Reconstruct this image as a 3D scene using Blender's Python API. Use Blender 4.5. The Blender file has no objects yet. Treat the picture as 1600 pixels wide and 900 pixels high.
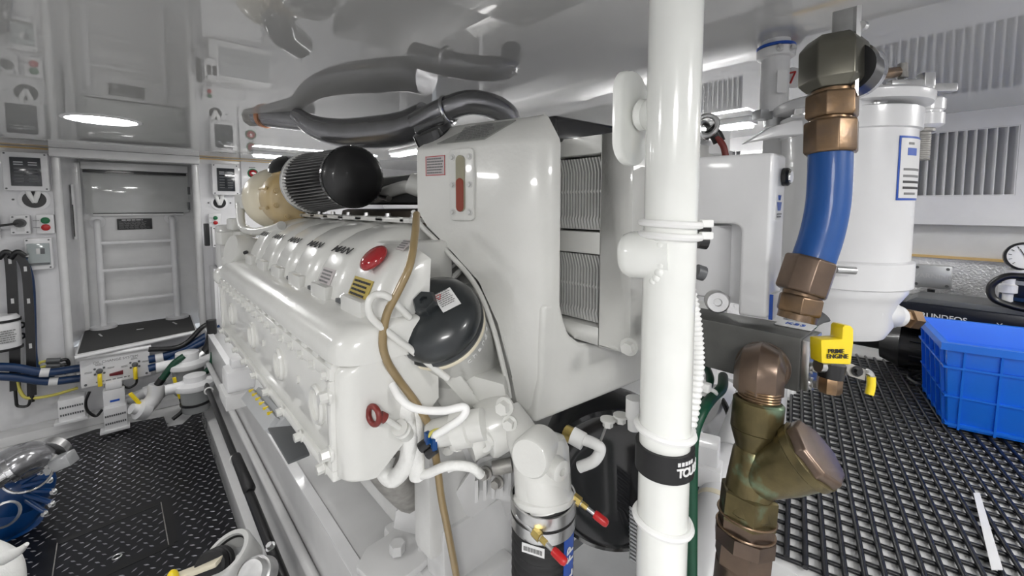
import bpy, bmesh, math, random
from mathutils import Vector, Matrix
random.seed(7)
V = Vector
scene = bpy.context.scene
col = scene.collection
# ---------------------------------------------------------------- camera
FPX, PPX, PPY = 660.0, 800.0, 367.0
YAW, PITCH, EYE = math.radians(42.0), math.radians(3.9), 1.45
cd = bpy.data.cameras.new('camera'); cam = bpy.data.objects.new('camera', cd); col.objects.link(cam)
cd.sensor_width = 36.0; cd.lens = 36.0 * FPX / 1600.0
cd.shift_y = (PPY - 450.0) / 1600.0; cd.clip_start = 0.02
cam.location = (0, 0, EYE); cam.rotation_euler = (math.radians(90) - PITCH, 0, -YAW)
scene.camera = cam
# ---------------------------------------------------------------- world and exposure
w = bpy.data.worlds.new('world'); scene.world = w; w.use_nodes = True
w.node_tree.nodes['Background'].inputs[0].default_value = (0.9, 0.95, 1, 1)
w.node_tree.nodes['Background'].inputs[1].default_value = 0.3
scene.view_settings.view_transform = 'Standard'; scene.view_settings.look = 'None'
scene.view_settings.exposure = 1.05; scene.view_settings.gamma = 1.0
scene.view_settings.use_curve_mapping = False
scene.cycles.max_bounces = 10; scene.cycles.diffuse_bounces = 6; scene.cycles.glossy_bounces = 5
scene.cycles.transmission_bounces = 6; scene.cycles.caustics_reflective = False; scene.cycles.caustics_refractive = False
scene.cycles.sample_clamp_indirect = 6.0

# ---------------------------------------------------------------- pixel to place
RGT = V((math.cos(YAW), -math.sin(YAW), 0)); FWD = V((math.sin(YAW)*math.cos(PITCH), math.cos(YAW)*math.cos(PITCH), -math.sin(PITCH)))
UPV = RGT.cross(FWD); CAM = V((0, 0, EYE)); UP = V((0, 0, 1))
def ray(px, py): return FWD + RGT*((px-PPX)/FPX) + UPV*((PPY-py)/FPX)
def P(px, py, d): return CAM + ray(px, py)*d
def PX(px, py, X): r = ray(px, py); return CAM + r*(X/r.x)
def PY(px, py, Y): r = ray(px, py); return CAM + r*(Y/r.y)
def PZ(px, py, Z): r = ray(px, py); return CAM + r*((Z-EYE)/r.z)

# ---------------------------------------------------------------- materials
MATS = {}
def mat(name, c, rough=.4, metal=0, coat=0, var=.03, scale=12, bump=0, bscale=60, spec=.5, emit=0, trans=0, alpha=1, c2=None, ior=1.5, c3=None):
    m = bpy.data.materials.new(name); m.use_nodes = True; nt = m.node_tree; b = nt.nodes['Principled BSDF']
    tc = nt.nodes.new('ShaderNodeTexCoord'); n = nt.nodes.new('ShaderNodeTexNoise')
    n.inputs['Scale'].default_value = scale; n.inputs['Detail'].default_value = 5
    nt.links.new(tc.outputs['Object'], n.inputs['Vector'])
    cr = nt.nodes.new('ShaderNodeValToRGB'); e = cr.color_ramp.elements
    lo = c2 if c2 else tuple(max(0, x*(1-var)) for x in c); hi = c if c2 else tuple(min(1, x*(1+var)) for x in c)
    e[0].position = .35; e[1].position = .65; e[0].color = (*lo, 1); e[1].color = (*hi, 1)
    if c3:
        x = e.new(.70); x.color = (*c3, 1); e[1].position = .58
    nt.links.new(n.outputs['Fac'], cr.inputs['Fac']); nt.links.new(cr.outputs['Color'], b.inputs['Base Color'])
    b.inputs['Roughness'].default_value = rough; b.inputs['Metallic'].default_value = metal
    b.inputs['Coat Weight'].default_value = coat; b.inputs['Coat Roughness'].default_value = .06
    b.inputs['Specular IOR Level'].default_value = spec; b.inputs['IOR'].default_value = ior
    b.inputs['Transmission Weight'].default_value = trans; b.inputs['Alpha'].default_value = alpha
    if emit:
        b.inputs['Emission Color'].default_value = (*c, 1); b.inputs['Emission Strength'].default_value = emit
    if bump:
        n2 = nt.nodes.new('ShaderNodeTexNoise'); n2.inputs['Scale'].default_value = bscale; n2.inputs['Detail'].default_value = 3
        nt.links.new(tc.outputs['Object'], n2.inputs['Vector'])
        bp = nt.nodes.new('ShaderNodeBump'); bp.inputs['Strength'].default_value = bump; bp.inputs['Distance'].default_value = .004
        nt.links.new(n2.outputs['Fac'], bp.inputs['Height']); nt.links.new(bp.outputs['Normal'], b.inputs['Normal'])
    MATS[name] = m; return m
mat('gelcoat', (.70,.70,.70), .22, coat=.5)
mat('ceiling', (.48,.48,.472), .006, coat=.0, var=.01, scale=3, ior=1.95)
mat('wall', (.70,.70,.715), .25, coat=.4)
mat('white', (.73,.73,.74), .3, coat=.3)
mat('engine', (.66,.66,.635), .28, coat=.55, var=.025, bump=.12, bscale=90)
mat('engine2', (.58,.58,.57), .35, coat=.3, var=.04, bump=.25, bscale=60)
mat('bracket', (.56,.56,.56), .3, coat=.3)
mat('pole', (.82,.83,.80), .16, coat=.6)
mat('whiteplastic', (.83,.83,.82), .4)
mat('wrap', (.80,.80,.78), .55, bump=.5, bscale=120)
mat('grey', (.42,.43,.44), .4, coat=.1)
mat('lightgrey', (.6,.6,.6), .4)
mat('blockgrey', (.105,.105,.10), .42, metal=.35, var=.1, scale=30, bump=.05, bscale=300)
mat('darkpipe', (.34,.34,.355), .22, metal=.7, coat=.4, var=.1)
mat('darkgrey', (.10,.105,.11), .4)
mat('steel', (.62,.62,.62), .28, metal=1, var=.08, scale=40)
mat('chrome', (.75,.75,.76), .1, metal=1)
mat('castiron', (.36,.35,.33), .5, metal=.5, var=.2, scale=40, bump=.2)
mat('bronze', (.26,.165,.09), .32, metal=.8, c2=(.17,.12,.085), scale=28, bump=.12, bscale=80)
mat('patina', (.15,.12,.055), .33, metal=.75, c2=(.085,.07,.033), c3=(.19,.27,.18), scale=22, bump=.2, bscale=70)
mat('brownbronze', (.19,.135,.10), .3, metal=.8, c2=(.135,.10,.08), scale=22, bump=.08)
mat('olivesteel', (.10,.095,.075), .3, metal=.8, c2=(.16,.155,.13), scale=8)
mat('brass', (.5,.38,.13), .3, metal=.9)
mat('copper', (.6,.3,.18), .35, metal=.8)
mat('black', (.006,.006,.007), .35, coat=.2)
mat('blackgloss', (.005,.0055,.007), .16, coat=.6)
mat('rubber', (.010,.010,.011), .55, bump=.1)
mat('matrubber', (.006,.0065,.009), .36, bump=.05)
mat('treadglint', (.30,.30,.33), .3, metal=.5)  # pale grey stands in for bright glints on the black treads
mat('navy', (.004,.006,.014), .3)
mat('dome', (.028,.033,.036), .3, c2=(.018,.021,.023), scale=14, coat=.3)
mat('blue', (.0,.05,.20), .35, coat=.2)
mat('bluehose', (.001,.065,.27), .42, coat=.1, bump=.05)
mat('bluecable', (.006,.032,.105), .4)
mat('crate', (.006,.17,.80), .4, coat=.1, var=.02)
mat('bluelabel', (.015,.08,.42), .4)
mat('yellow', (.82,.62,.01), .32, coat=.4)
mat('yellowwire', (.65,.58,.12), .5)
mat('redgloss', (.30,.004,.008), .1, coat=.8)
mat('red', (.45,.010,.012), .35)
mat('redbrown', (.17,.018,.014), .4)
mat('maroon', (.12,.008,.012), .35)
mat('green', (.005,.14,.05), .4)
mat('greendark', (.002,.05,.024), .45)
mat('cream', (.76,.70,.55), .3, coat=.3)
mat('gold', (.50,.36,.16), .4, coat=.2, c2=(.58,.46,.27), scale=9)
mat('tan', (.30,.215,.10), .3, coat=.4, c2=(.24,.175,.085), scale=10)
mat('goldtrim', (.62,.43,.18), .35)
mat('brown', (.10,.08,.065), .5)
mat('label', (.72,.72,.72), .35)
mat('labelgrey', (.27,.275,.26), .3, metal=.35, c2=(.33,.335,.32), scale=60)
mat('labelpink', (.50,.46,.46), .4)
mat('labelgold', (.42,.32,.05), .35, metal=.4)
mat('ink', (.02,.02,.022), .6)
mat('inkgrey', (.2,.2,.2), .6)
mat('inkred', (.45,.03,.03), .6)
mat('inkwhite', (.75,.75,.75), .5)
mat('screen', (.02,.023,.028), .12, coat=.5)
mat('plateblack', (.014,.015,.017), .4)
mat('downlight_soft', (1,.99,.97), emit=24)
mat('pleat', (.14,.14,.14), .6)
mat('nonslip', (.045,.045,.045), .7, bump=.6, bscale=500)
mat('coolant', (.24,.035,.014), .15, coat=.6)
mat('coolantglass', (.30,.28,.20), .08, coat=.8)
mat('smoke', (.33,.37,.37), .1, coat=.6)
mat('canister', (.30,.31,.31), .25, coat=.4)
mat('foil', (.78,.78,.79), .3, metal=.55, bump=1.0, bscale=130, var=.1)
mat('tube_light', (1,.99,.97), emit=16)
mat('fin', (.72,.72,.71), .35, metal=.3)
mat('downlight', (1,.99,.97), emit=26)
mat('alu', (.55,.56,.57), .35, metal=.7)
mat('glasspane', (.52,.53,.52), .07, coat=.8)

# ---------------------------------------------------------------- geometry helper
def frame(axis):
    a = V(axis).normalized(); t = V((0,0,1)) if abs(a.z) < .9 else V((1,0,0))
    u = t.cross(a).normalized(); return u, a.cross(u), a
def smooth_path(pts, k=6):
    pts = [V(p) for p in pts]
    if len(pts) < 3: return pts
    out = []; q = [pts[0]*2-pts[1]] + pts + [pts[-1]*2-pts[-2]]
    for i in range(1, len(q)-2):
        a, b, c, d = q[i-1:i+3]
        for j in range(k):
            t = j/k
            out.append(.5*((2*b) + (c-a)*t + (2*a-5*b+4*c-d)*t*t + (3*b-a-3*c+d)*t**3))
    out.append(pts[-1]); return out
class G:
    def __init__(s): s.v = []; s.f = []
    def add(s, vs, fs):
        o = len(s.v); s.v += [V(x) for x in vs]; s.f += [tuple(i+o for i in f) for f in fs]; return s
    def box(s, c, size, R=None):
        c = V(c); hx, hy, hz = [x/2 for x in size]; vs = []
        for x in (-hx, hx):
            for y in (-hy, hy):
                for z in (-hz, hz):
                    p = V((x, y, z)); vs.append(c + (R @ p if R else p))
        return s.add(vs, [(0,1,3,2),(4,6,7,5),(0,4,5,1),(2,3,7,6),(0,2,6,4),(1,5,7,3)])
    def bb(s, a, b):   # box from two corners
        a = V(a); b = V(b); return s.box((a+b)/2, [abs(x) for x in (b-a)])
    def rings(s, rs, closed=True, cap=True):
        n = len(rs[0]); vs = [p for r in rs for p in r]; fs = []
        for i in range(len(rs)-1):
            for j in range(n if closed else n-1):
                k = (j+1) % n; fs.append((i*n+j, i*n+k, (i+1)*n+k, (i+1)*n+j))
        if cap: fs.append(tuple(range(n-1, -1, -1))); fs.append(tuple((len(rs)-1)*n+j for j in range(n)))
        return s.add(vs, fs)
    def cyl(s, a, b, r, r2=None, n=20, rot=0):
        a = V(a); b = V(b); r2 = r if r2 is None else r2; u, v, _ = frame(b-a)
        ring = lambda c, q: [c + (u*math.cos(rot+2*math.pi*i/n) + v*math.sin(rot+2*math.pi*i/n))*q for i in range(n)]
        return s.rings([ring(a, r), ring(b, r2)])
    def lathe(s, o, axis, prof, n=32, cap=True, rot=0):
        o = V(o); u, v, a = frame(axis)
        rs = [[o + a*h + (u*math.cos(rot+2*math.pi*i/n) + v*math.sin(rot+2*math.pi*i/n))*max(r, 1e-5) for i in range(n)] for r, h in prof]
        return s.rings(rs, cap=cap)
    def tube(s, pts, r, n=10, k=6, smooth=True, rad=None):
        pts = smooth_path(pts, k) if smooth else [V(p) for p in pts]
        m = len(pts); t0 = (pts[1]-pts[0]).normalized(); u, v, _ = frame(t0); rs = []
        for i, p in enumerate(pts):
            t = (pts[min(i+1, m-1)] - pts[max(i-1, 0)]).normalized()
            q = t0.rotation_difference(t); u = q @ u; v = q @ v; t0 = t
            rr = rad(i/(m-1)) if rad else r
            rs.append([p + (u*math.cos(2*math.pi*j/n) + v*math.sin(2*math.pi*j/n))*rr for j in range(n)])
        return s.rings(rs)
    def prism(s, poly, vec):
        poly = [V(p) for p in poly]; vec = V(vec); n = len(poly)
        fs = [tuple(range(n-1, -1, -1)), tuple(range(n, 2*n))] + [(i, (i+1) % n, (i+1) % n+n, i+n) for i in range(n)]
        return s.add(poly + [p+vec for p in poly], fs)
    def sphere(s, c, r, n=16, m=10, sc=(1,1,1), R=None):
        prof = [[V((math.sin(math.pi*i/m)*math.cos(2*math.pi*j/n)*sc[0], math.sin(math.pi*i/m)*math.sin(2*math.pi*j/n)*sc[1], math.cos(math.pi*i/m)*sc[2]))*r for j in range(n)] for i in range(m+1)]
        c = V(c); rs = [[c + (R @ p if R else p) for p in ring] for ring in prof]
        return s.rings(rs, cap=False)
    def torus(s, c, axis, R, r, n=32, m=10, a0=0, a1=2*math.pi):
        c = V(c); u, v, a = frame(axis); full = abs(a1-a0) > 6.28; rs = []
        for i in range(n+1):
            t = a0 + (a1-a0)*i/n; d = u*math.cos(t) + v*math.sin(t)
            rs.append([c + d*(R + r*math.cos(2*math.pi*j/m)) + a*(r*math.sin(2*math.pi*j/m)) for j in range(m)])
        return s.rings(rs, cap=not full)
    def build(s, name, m, parent=None, bevel=0, seg=2, ang=38, at=None):
        me = bpy.data.meshes.new(name); me.from_pydata([tuple(p) for p in s.v], [], s.f)
        bm = bmesh.new(); bm.from_mesh(me)
        bmesh.ops.remove_doubles(bm, verts=bm.verts, dist=1e-6)
        bmesh.ops.recalc_face_normals(bm, faces=bm.faces)
        if bevel:
            es = [e for e in bm.edges if len(e.link_faces) == 2 and e.calc_face_angle(0) > math.radians(30)]
            bmesh.ops.bevel(bm, geom=es, offset=bevel, segments=seg, affect='EDGES', profile=.6, clamp_overlap=True)
        bm.to_mesh(me); bm.free()
        for p in me.polygons: p.use_smooth = True
        me.set_sharp_from_angle(angle=math.radians(ang))
        return link(name, me, m, parent)
def link(name, me, m, parent=None, loc=None, rot=None):
    o = bpy.data.objects.new(name, me); col.objects.link(o)
    if m is not None and not me.materials: me.materials.append(MATS[m] if isinstance(m, str) else m)
    if rot is not None: o.rotation_euler = rot if not hasattr(rot, 'to_euler') else rot.to_euler()
    if loc is not None: o.location = loc
    if parent is not None:
        o.parent = parent
        if parent.type == 'EMPTY': o.matrix_parent_inverse = Matrix.Translation(-parent.location)
    return o
def thing(name, label, cat, loc, group=None):
    o = bpy.data.objects.new(name, None); col.objects.link(o); o.location = loc; o.empty_display_size = .05
    return tag(o, label, cat, group)
def tag(o, label, cat=None, group=None, kind=None):
    o['label'] = label
    if cat: o['category'] = cat
    if group: o['group'] = group
    if kind: o['kind'] = kind
    return o
def struct(o, label=None):
    o['kind'] = 'structure'
    if label: o['label'] = label
    return o
def txt(s, o, xd, yd, h, m, parent, name='lettering', align='CENTER', bold=0, off=.0006, shear=0, xs=1):
    c = bpy.data.curves.new(name, 'FONT'); c.body = s; c.size = 1; c.align_x = align; c.align_y = 'CENTER'; c.extrude = .004; c.offset = bold; c.shear = shear
    t = bpy.data.objects.new(name, c); me = bpy.data.meshes.new_from_object(t); bpy.data.objects.remove(t); bpy.data.curves.remove(c)
    xd = V(xd).normalized(); z = xd.cross(V(yd)).normalized(); yd = z.cross(xd); k = h/.72
    M = Matrix((xd*k*xs, yd*k, z*.12)).transposed().to_4x4(); M.translation = V(o) + z*off
    me.transform(M); me.materials.clear(); return link(name, me, m, parent)
def lines(o, xd, yd, wd, ht, rows, m, parent, name='printed_text', thick=.5, fill=.8):
    "rows of small printed words on a label, as thin bars"
    g = G(); xd = V(xd).normalized(); yd = V(yd).normalized(); z = xd.cross(yd).normalized(); o = V(o)
    for i in range(rows):
        y = ht*(.5-(i+.5)/rows); x = -wd/2; end = wd/2*(random.uniform(fill, 1)*2-1)
        while x < end:
            l = min(random.uniform(.06, .2)*wd, end-x+.001); t = ht/rows*thick
            c = o + xd*(x+l/2) + yd*y + z*.0007; g.box(c, (l, t, .0006), Matrix((xd, yd, z)).transposed()); x += l + .03*wd
    return g.build(name, m, parent)
def hexmesh(name, r, h, n=6, washer=True):
    g = G()
    if washer: g.cyl((0,0,0), (0,0,h*.25), r*1.45, n=16)
    g.cyl((0,0,h*.2), (0,0,h), r, r*.96, n=n); o = g.build(name, None); me = o.data; bpy.data.objects.remove(o); return me
BOLT = {}
def bolt(p, axis, r, h, m, parent, name='bolt', n=6, washer=True):
    k = (round(r, 4), round(h, 4), m, n, washer)
    if k not in BOLT: BOLT[k] = hexmesh('bolt', r, h, n, washer)
    q = V((0,0,1)).rotation_difference(V(axis).normalized())
    return link(name, BOLT[k], m, parent, V(p), q)
def rotz(a): return Matrix.Rotation(a, 3, 'Z')
def basis(x, y, z): return Matrix((V(x).normalized(), V(y).normalized(), V(z).normalized())).transposed()
# ================================================================ the room
CEIL = 1.82; DECK = .80; WX = 2.45; WY = 4.0
struct(G().bb((-1.5,-1.6,-.06), (WX+.1, 4.5, 0)).build('floor', 'gelcoat'), 'white painted engine room floor under the mats')
struct(G().bb((-1.5,-1.6,CEIL), (WX+.1, 4.5, CEIL+.06)).build('ceiling', 'ceiling'), 'glossy pale grey ceiling mirroring the room below')
g = G(); g.bb((-1.5,WY,0), (-.34,WY+.06,CEIL)); g.bb((.37,WY,0), (WX,WY+.06,CEIL)); g.bb((-.34,WY,0), (.37,WY+.06,.50))
struct(g.build('wall_back', 'wall'), 'white bulkhead around the door recess')
struct(G().bb((-1.56,-1.6,0), (-1.5,4.06,CEIL)).build('wall_left', 'wall'), 'plain white side wall')
struct(G().bb((-1.5,-1.66,0), (WX,-1.6,CEIL)).build('wall_front', 'wall'), 'plain white wall behind the viewer')
g = G()
g.prism([(-.34,4.0,.50), (-.34,4.0,CEIL), (-.27,4.42,CEIL), (-.27,4.42,.50)], (-.04,.01,0))
g.prism([(.37,4.0,.50), (.37,4.0,CEIL), (.42,4.42,CEIL), (.42,4.42,.50)], (.04,.01,0))
struct(g.build('wall_recess', 'wall'), 'white splayed side walls of the door recess')
for i, (x, y, r) in enumerate([(-.345,3.995,.022), (.375,3.995,.022), (-.285,4.35,.025), (.405,4.35,.025)]):
    struct(G().cyl((x,y,.52 if y > 4.2 else .30), (x,y,CEIL-.06), r, n=14).build('trim_%d' % (i+1), 'gelcoat'), 'rounded white corner post of the door recess')
struct(G().bb((-.37,3.94,1.765), (.40,4.06,CEIL)).build('trim_5', 'gelcoat', bevel=.008), 'white beam across the top of the door recess')
struct(G().bb((-1.5,3.985,1.806), (-.37,4.0,1.815)).build('trim_6', 'goldtrim'), 'thin golden strip where the left wall meets the ceiling')
struct(G().bb((.40,3.985,1.806), (1.6,4.0,1.815)).build('trim_7', 'goldtrim'), 'thin golden strip where the right bulkhead meets the ceiling')
# door in the recess
door = thing('door_1', 'white sliding door with a glossy upper pane at the end of the room', None, (.07,4.45,.5)); door['kind'] = 'structure'
DY = 4.42
def dq(px, py, Y=DY): return PY(px, py, Y)
def rect(g, p0, p1, Y, t):   # box in the back plane between two pixels
    a = dq(*p0, Y); b = dq(*p1, Y); return g.bb((a.x, Y-t, b.z), (b.x, Y, a.z))
G().bb((-.31,4.44,.45), (.46,4.48,CEIL)).build('door_leaf', 'gelcoat', door)
a = dq(116,270); b = dq(292,332)
G().bb((-.25,4.405,b.z), (.36,4.44,a.z)).build('pane', 'glasspane', door, bevel=.004)
G().bb((-.25,4.395,a.z+.008), (.35,4.425,a.z+.026)).build('gasket', 'black', door)
G().bb((-.26,4.38,a.z+.028), (.36,4.44,a.z+.085)).build('head_rail', 'gelcoat', door, bevel=.006)
G().bb((-.21,4.40,b.z-.022), (.32,4.43,b.z-.004)).build('sill_rail', 'gelcoat', door, bevel=.003)
G().bb((-.21,4.397,b.z-.006), (.32,4.42,b.z-.001)).build('seal', 'black', door)
for x0, x1, z0, z1 in ((-.300,-.288,1.22,1.60), (.378,.39,1.22,1.58)):
    r = G().bb((x0,4.18,z0), (x1,4.22,z1)).build('slide_rail', 'white', door, bevel=.003)
    G().bb((x0+.001,4.172,z0+.02), (x1-.006,4.181,z1-.14)).build('slot', 'black', r)
for px, py in ((113,296), (113,318), (295,298), (295,322)):
    p = dq(px, py, 4.25); G().bb(p+V((-.008,-.02,-.03)), p+V((.008,.01,.03))).build('latch', 'darkgrey', door, bevel=.002)
# hull side wall: upper panel, recess band, insulated foot
g = G(); g.bb((WX,-1.6,1.375), (WX+.06,WY,1.49)).bb((WX,-1.6,1.75), (WX+.06,WY,CEIL))
for y0, y1 in ((-1.6,-.08), (.50,.88), (1.46,1.68), (2.26,WY)): g.bb((WX,y0,1.49), (WX+.06,y1,1.75))
struct(g.build('wall_right', 'wall'), 'white hull side panel with louvre openings')
struct(G().bb((WX+.05,-1.6,1.24), (WX+.10,WY,1.40)).build('trim_8', 'lightgrey'), 'grey recessed band under the white hull panel')
struct(G().bb((WX+.03,-1.6,1.235), (WX+.06,WY,1.245)).build('trim_9', 'goldtrim'), 'thin golden strip along the hull insulation')
struct(G().bb((WX+.05,-1.6,.5), (WX+.10,WY,1.24)).build('wall_hull', 'foil'), 'crinkled silver foil insulation on the lower hull side')
struct(G().bb((.845,-1.6,DECK-.05), (WX+.06,.46,DECK)).build('floor_raised', 'gelcoat'), 'raised white deck under the open grid mat')
struct(G().bb((1.65,.46,DECK-.05), (WX+.06,WY,DECK)).build('floor_side', 'gelcoat'), 'raised white side deck along the hull')
# louvre vents
for (y0, y1, lab) in ((-.08,.50,'white louvre vent on the hull panel behind the big filter housing'),
                      (.88,1.46,'white louvre vent on the hull panel beyond the filter housing, seen mirrored in the ceiling'),
                      (1.68,2.26,'farthest white louvre vent on the hull panel, seen mirrored in the ceiling')):
    t = thing('louvre_vent', lab, 'vent', (WX,(y0+y1)/2,1.49), 'louvre vents along the hull')
    fr = G(); z0, z1 = 1.49, 1.75
    fr.bb((WX+.001,y0+.0005,z0+.0005), (WX+.05,y1-.0005,z0+.004)).bb((WX+.001,y0+.0005,z1-.004), (WX+.05,y1-.0005,z1-.0005))
    fr.bb((WX+.001,y0+.0005,z0+.004), (WX+.05,y0+.004,z1-.004)).bb((WX+.001,y1-.004,z0+.004), (WX+.05,y1-.0005,z1-.004)); fr.build('frame', 'wall', t)
    G().bb((WX+.05,y0,z0), (WX+.055,y1,z1)).build('backing', 'grey', t)  # grey puts the shade of the recess into the colour
    me = None; n = 22
    for i in range(n):
        y = y0 + (i+.5)*(y1-y0)/n
        if me is None:
            s = G().prism([(.001,-.0125,z0+.004), (.001,-.0095,z0+.004), (.040,.0125,z0+.004), (.040,.0095,z0+.004)], (0,0,z1-z0-.008)).build('slat', 'wall', t); me = s.data; s.location = (WX,y,0)
        else: link('slat', me, None, t, (WX,y,0))
# ceiling lamps
def downlight(x, y, r, lab, m='downlight'):
    t = thing('downlight', lab, 'light', (x,y,CEIL), 'round ceiling lights')
    G().lathe((x,y,CEIL), (0,0,-1), [(r*1.0,0),(r*1.12,0),(r*1.12,.004),(r*1.0,.006),(r*.98,.003)], n=40, cap=False).build('rim', 'white', t)
    G().cyl((x,y,CEIL-.003), (x,y,CEIL-.0005), r*.98, n=40).build('lens', m, t)
p = PZ(160,187,CEIL); downlight(p.x, p.y, .115, 'round lit ceiling light in front of the door recess', 'downlight_soft')
for x, y, l in ((-.75,.9,'added round fill lamp out of view over the left walkway, nearer the viewer'), (-.75,2.4,'added round fill lamp out of view over the left walkway, farther from the viewer'),
                (-.60,-.6,'added round fill lamp behind the viewer, over the left walkway'), (.6,-.75,'added round fill lamp behind the viewer, in the middle'), (1.75,-.75,'added round fill lamp behind the viewer, over the grid mat')):
    downlight(x, y, {.9:.115, 2.4:.09, -.6:.215}.get(y, .14), l)  # added lamps out of view, sized to brighten engine and tank
def strip(a, b, wd, lab):
    a = V(a); b = V(b); d = (b-a).normalized(); s = d.cross(UP); R = basis(d, s, UP)
    t = thing('strip_light', lab, 'light', (a+b)/2, 'ceiling strip lights')
    G().box((a+b)/2+V((0,0,-.012)), ((b-a).length,wd,.024), R).build('housing', 'white', t, bevel=.003)
    G().box((a+b)/2+V((0,0,-.03)), ((b-a).length*.97,wd*.8,.014), R).build('diffuser', 'tube_light', t, bevel=.004)
strip((.62,3.3,CEIL), (1.5,3.3,CEIL), .09, 'lit strip light on the ceiling behind the black air filter')
p = PZ(1158,186,CEIL); strip((p.x,p.y-.05,CEIL), (p.x,p.y+.75,CEIL), .10, 'lit strip light on the ceiling behind the big filter housing')
strip((1.35,1.7,CEIL), (1.35,2.7,CEIL), .08, 'strip light on the ceiling above the far side of the engine')

# ================================================================ ladder, step and what hangs on the bulkhead
lad = thing('ladder', 'white tubular ladder with four rungs on the door', 'ladder', (.07,4.33,.56))
xl, xr, LY = dq(155,400,4.33).x, dq(272,400,4.33).x, 4.33
for x, pyt in ((xl,347), (xr,343)):
    zt = dq(155,pyt,LY).z
    r = G().tube([(x,4.43,zt), (x,LY+.02,zt), (x,LY,zt-.03), (x,LY,zt-.08)], .020, n=14).tube([(x,LY,zt-.07), (x,LY,.55)], .020, n=14, smooth=False).build('rail', 'white', lad)
    G().cyl((x,4.415,zt), (x,4.44,zt), .045, n=24).build('flange', 'white', r)
    G().cyl((x,LY,.545), (x,LY,.562), .075, n=28).build('foot_plate', 'white', r)
for py in (378,420,468,515):
    z = dq(200,py,LY).z
    if z < .62: continue
    G().box(((xl+xr)/2,LY,z), (xr-xl,.032,.022)).build('rung', 'white', lad, bevel=.006)
p = dq(211,350,4.43); sg = thing('notice_plate', 'black notice plate with rows of small print on the door', 'sign', p)
b0 = G().box(p, (.205,.006,.085)).build('plate', 'plateblack', sg, bevel=.001)
lines(p+V((0,-.003,-.008)), (1,0,0), (0,0,1), .185, .06, 8, 'inkgrey', sg, thick=.4)
lines(p+V((0,-.003,.032)), (1,0,0), (0,0,1), .15, .01, 1, 'lightgrey', sg, 'heading', thick=.7)
# step
st = thing('step', 'wide white step with dark non-slip tread under the ladder', 'step', (.05,3.95,.3))
TZ = .54
FL, FR, BL, BR = PZ(117,555,TZ), PZ(308,516,TZ), PZ(130,516,TZ), PZ(299,492,TZ)
G().prism([FL, FR, BR, BL], (0,0,-.03)).build('board', 'white', st, bevel=.004)
ins = lambda p, k=.965: (FL+FR+BL+BR)/4 + (p-(FL+FR+BL+BR)/4)*k
G().prism([ins(FL)+V((0,0,.001)), ins(FR)+V((0,0,.001)), ins(BR)+V((0,0,.001)), ins(BL)+V((0,0,.001))], (0,0,.004)).build('tread', 'nonslip', st)
e0, e1 = PZ(116,557,TZ), PZ(308,517,TZ)
G().tube([e0+V((0,-.004,-.008)), e1+V((0,-.004,-.008))], .012, smooth=False).build('nosing', 'white', st)
p = PZ(219,515.5,TZ); G().box(p+V((0,0,.006)), (.04,.008,.003)).build('finger_slot', 'white', st)
for px, py in ((157,525), (273,506)):
    p = PZ(px,py,TZ); G().box(p+V((0,0,.006)), (.010,.09,.003), rotz(.2)).build('slot', 'lightgrey', st)
# oil change panel
Y = 3.70; A, B, C, D = PY(124,563,Y), PY(233,545,Y), PY(235,584,Y), PY(123,613,Y)
pn = thing('control_panel', 'white valve control panel with two yellow handles hanging under the step', 'control panel', (A+C)/2)
ex = V((1,0,0)); zc = (A.z+D.z)/2; zl = .5; x0, x1, zt, zb = A.x, B.x, TZ-.035, .315
# panel leans a little: the photo shows its ends at different heights
sl = 0.0
G().bb((x0,Y,zb), (x1,Y+.012,zt)).build('plate', 'white', pn, bevel=.002)
G().tube([(x0-.01,Y-.006,zt), (x1+.01,Y-.006,zt)], .014, smooth=False, n=14).build('rolled_edge', 'white', pn)
wpn = x1-x0
txt('OIL CHANGE SYSTEM', ((x0+x1)/2,Y,zt-.045), (1,0,0), (0,0,1), .016, 'inkgrey', pn)
for fx in (.26,.77):
    c = V((x0+wpn*fx,Y,zt-.10))
    k = G().lathe(c, (0,-1,0), [(.016,0),(.016,.012),(.009,.016)], n=20).build('selector', 'darkgrey', pn)
    for a in (45,135,225,315):
        q = c + V((math.cos(math.radians(a))*.030,0,math.sin(math.radians(a))*.024)); G().cyl(q, q+V((0,-.006,0)), .006, n=12).build('screw', 'darkgrey', pn)
    G().tube([c+V((0,-.012,-.02)), c+V((0,-.028,-.04)), c+V((0,-.03,-.09))], .011, n=10).build('handle', 'yellow', pn)
    for dx, dz in ((-.05,0), (.055,.008), (0,.04)): lines(c+V((dx,0,dz)), (1,0,0), (0,0,1), .035, .012, 2, 'inkgrey', pn)
c = V((x0+wpn*.5,Y,zt-.135)); G().prism([c+V((-.035,0,-.008)), c+V((.03,0,-.012)), c+V((.03,0,.014)), c+V((-.035,0,.006))], (0,-.018,0)).build('switch', 'maroon', pn, bevel=.003)
lines((x0+wpn*.5,Y,zb+.02), (1,0,0), (0,0,1), wpn*.6, .014, 1, 'inkgrey', pn)
for fx in (.06,.94): G().cyl((x0+wpn*fx,Y,zb+.016), (x0+wpn*fx,Y-.004,zb+.016), .007, n=12).build('screw', 'darkgrey', pn)

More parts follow.
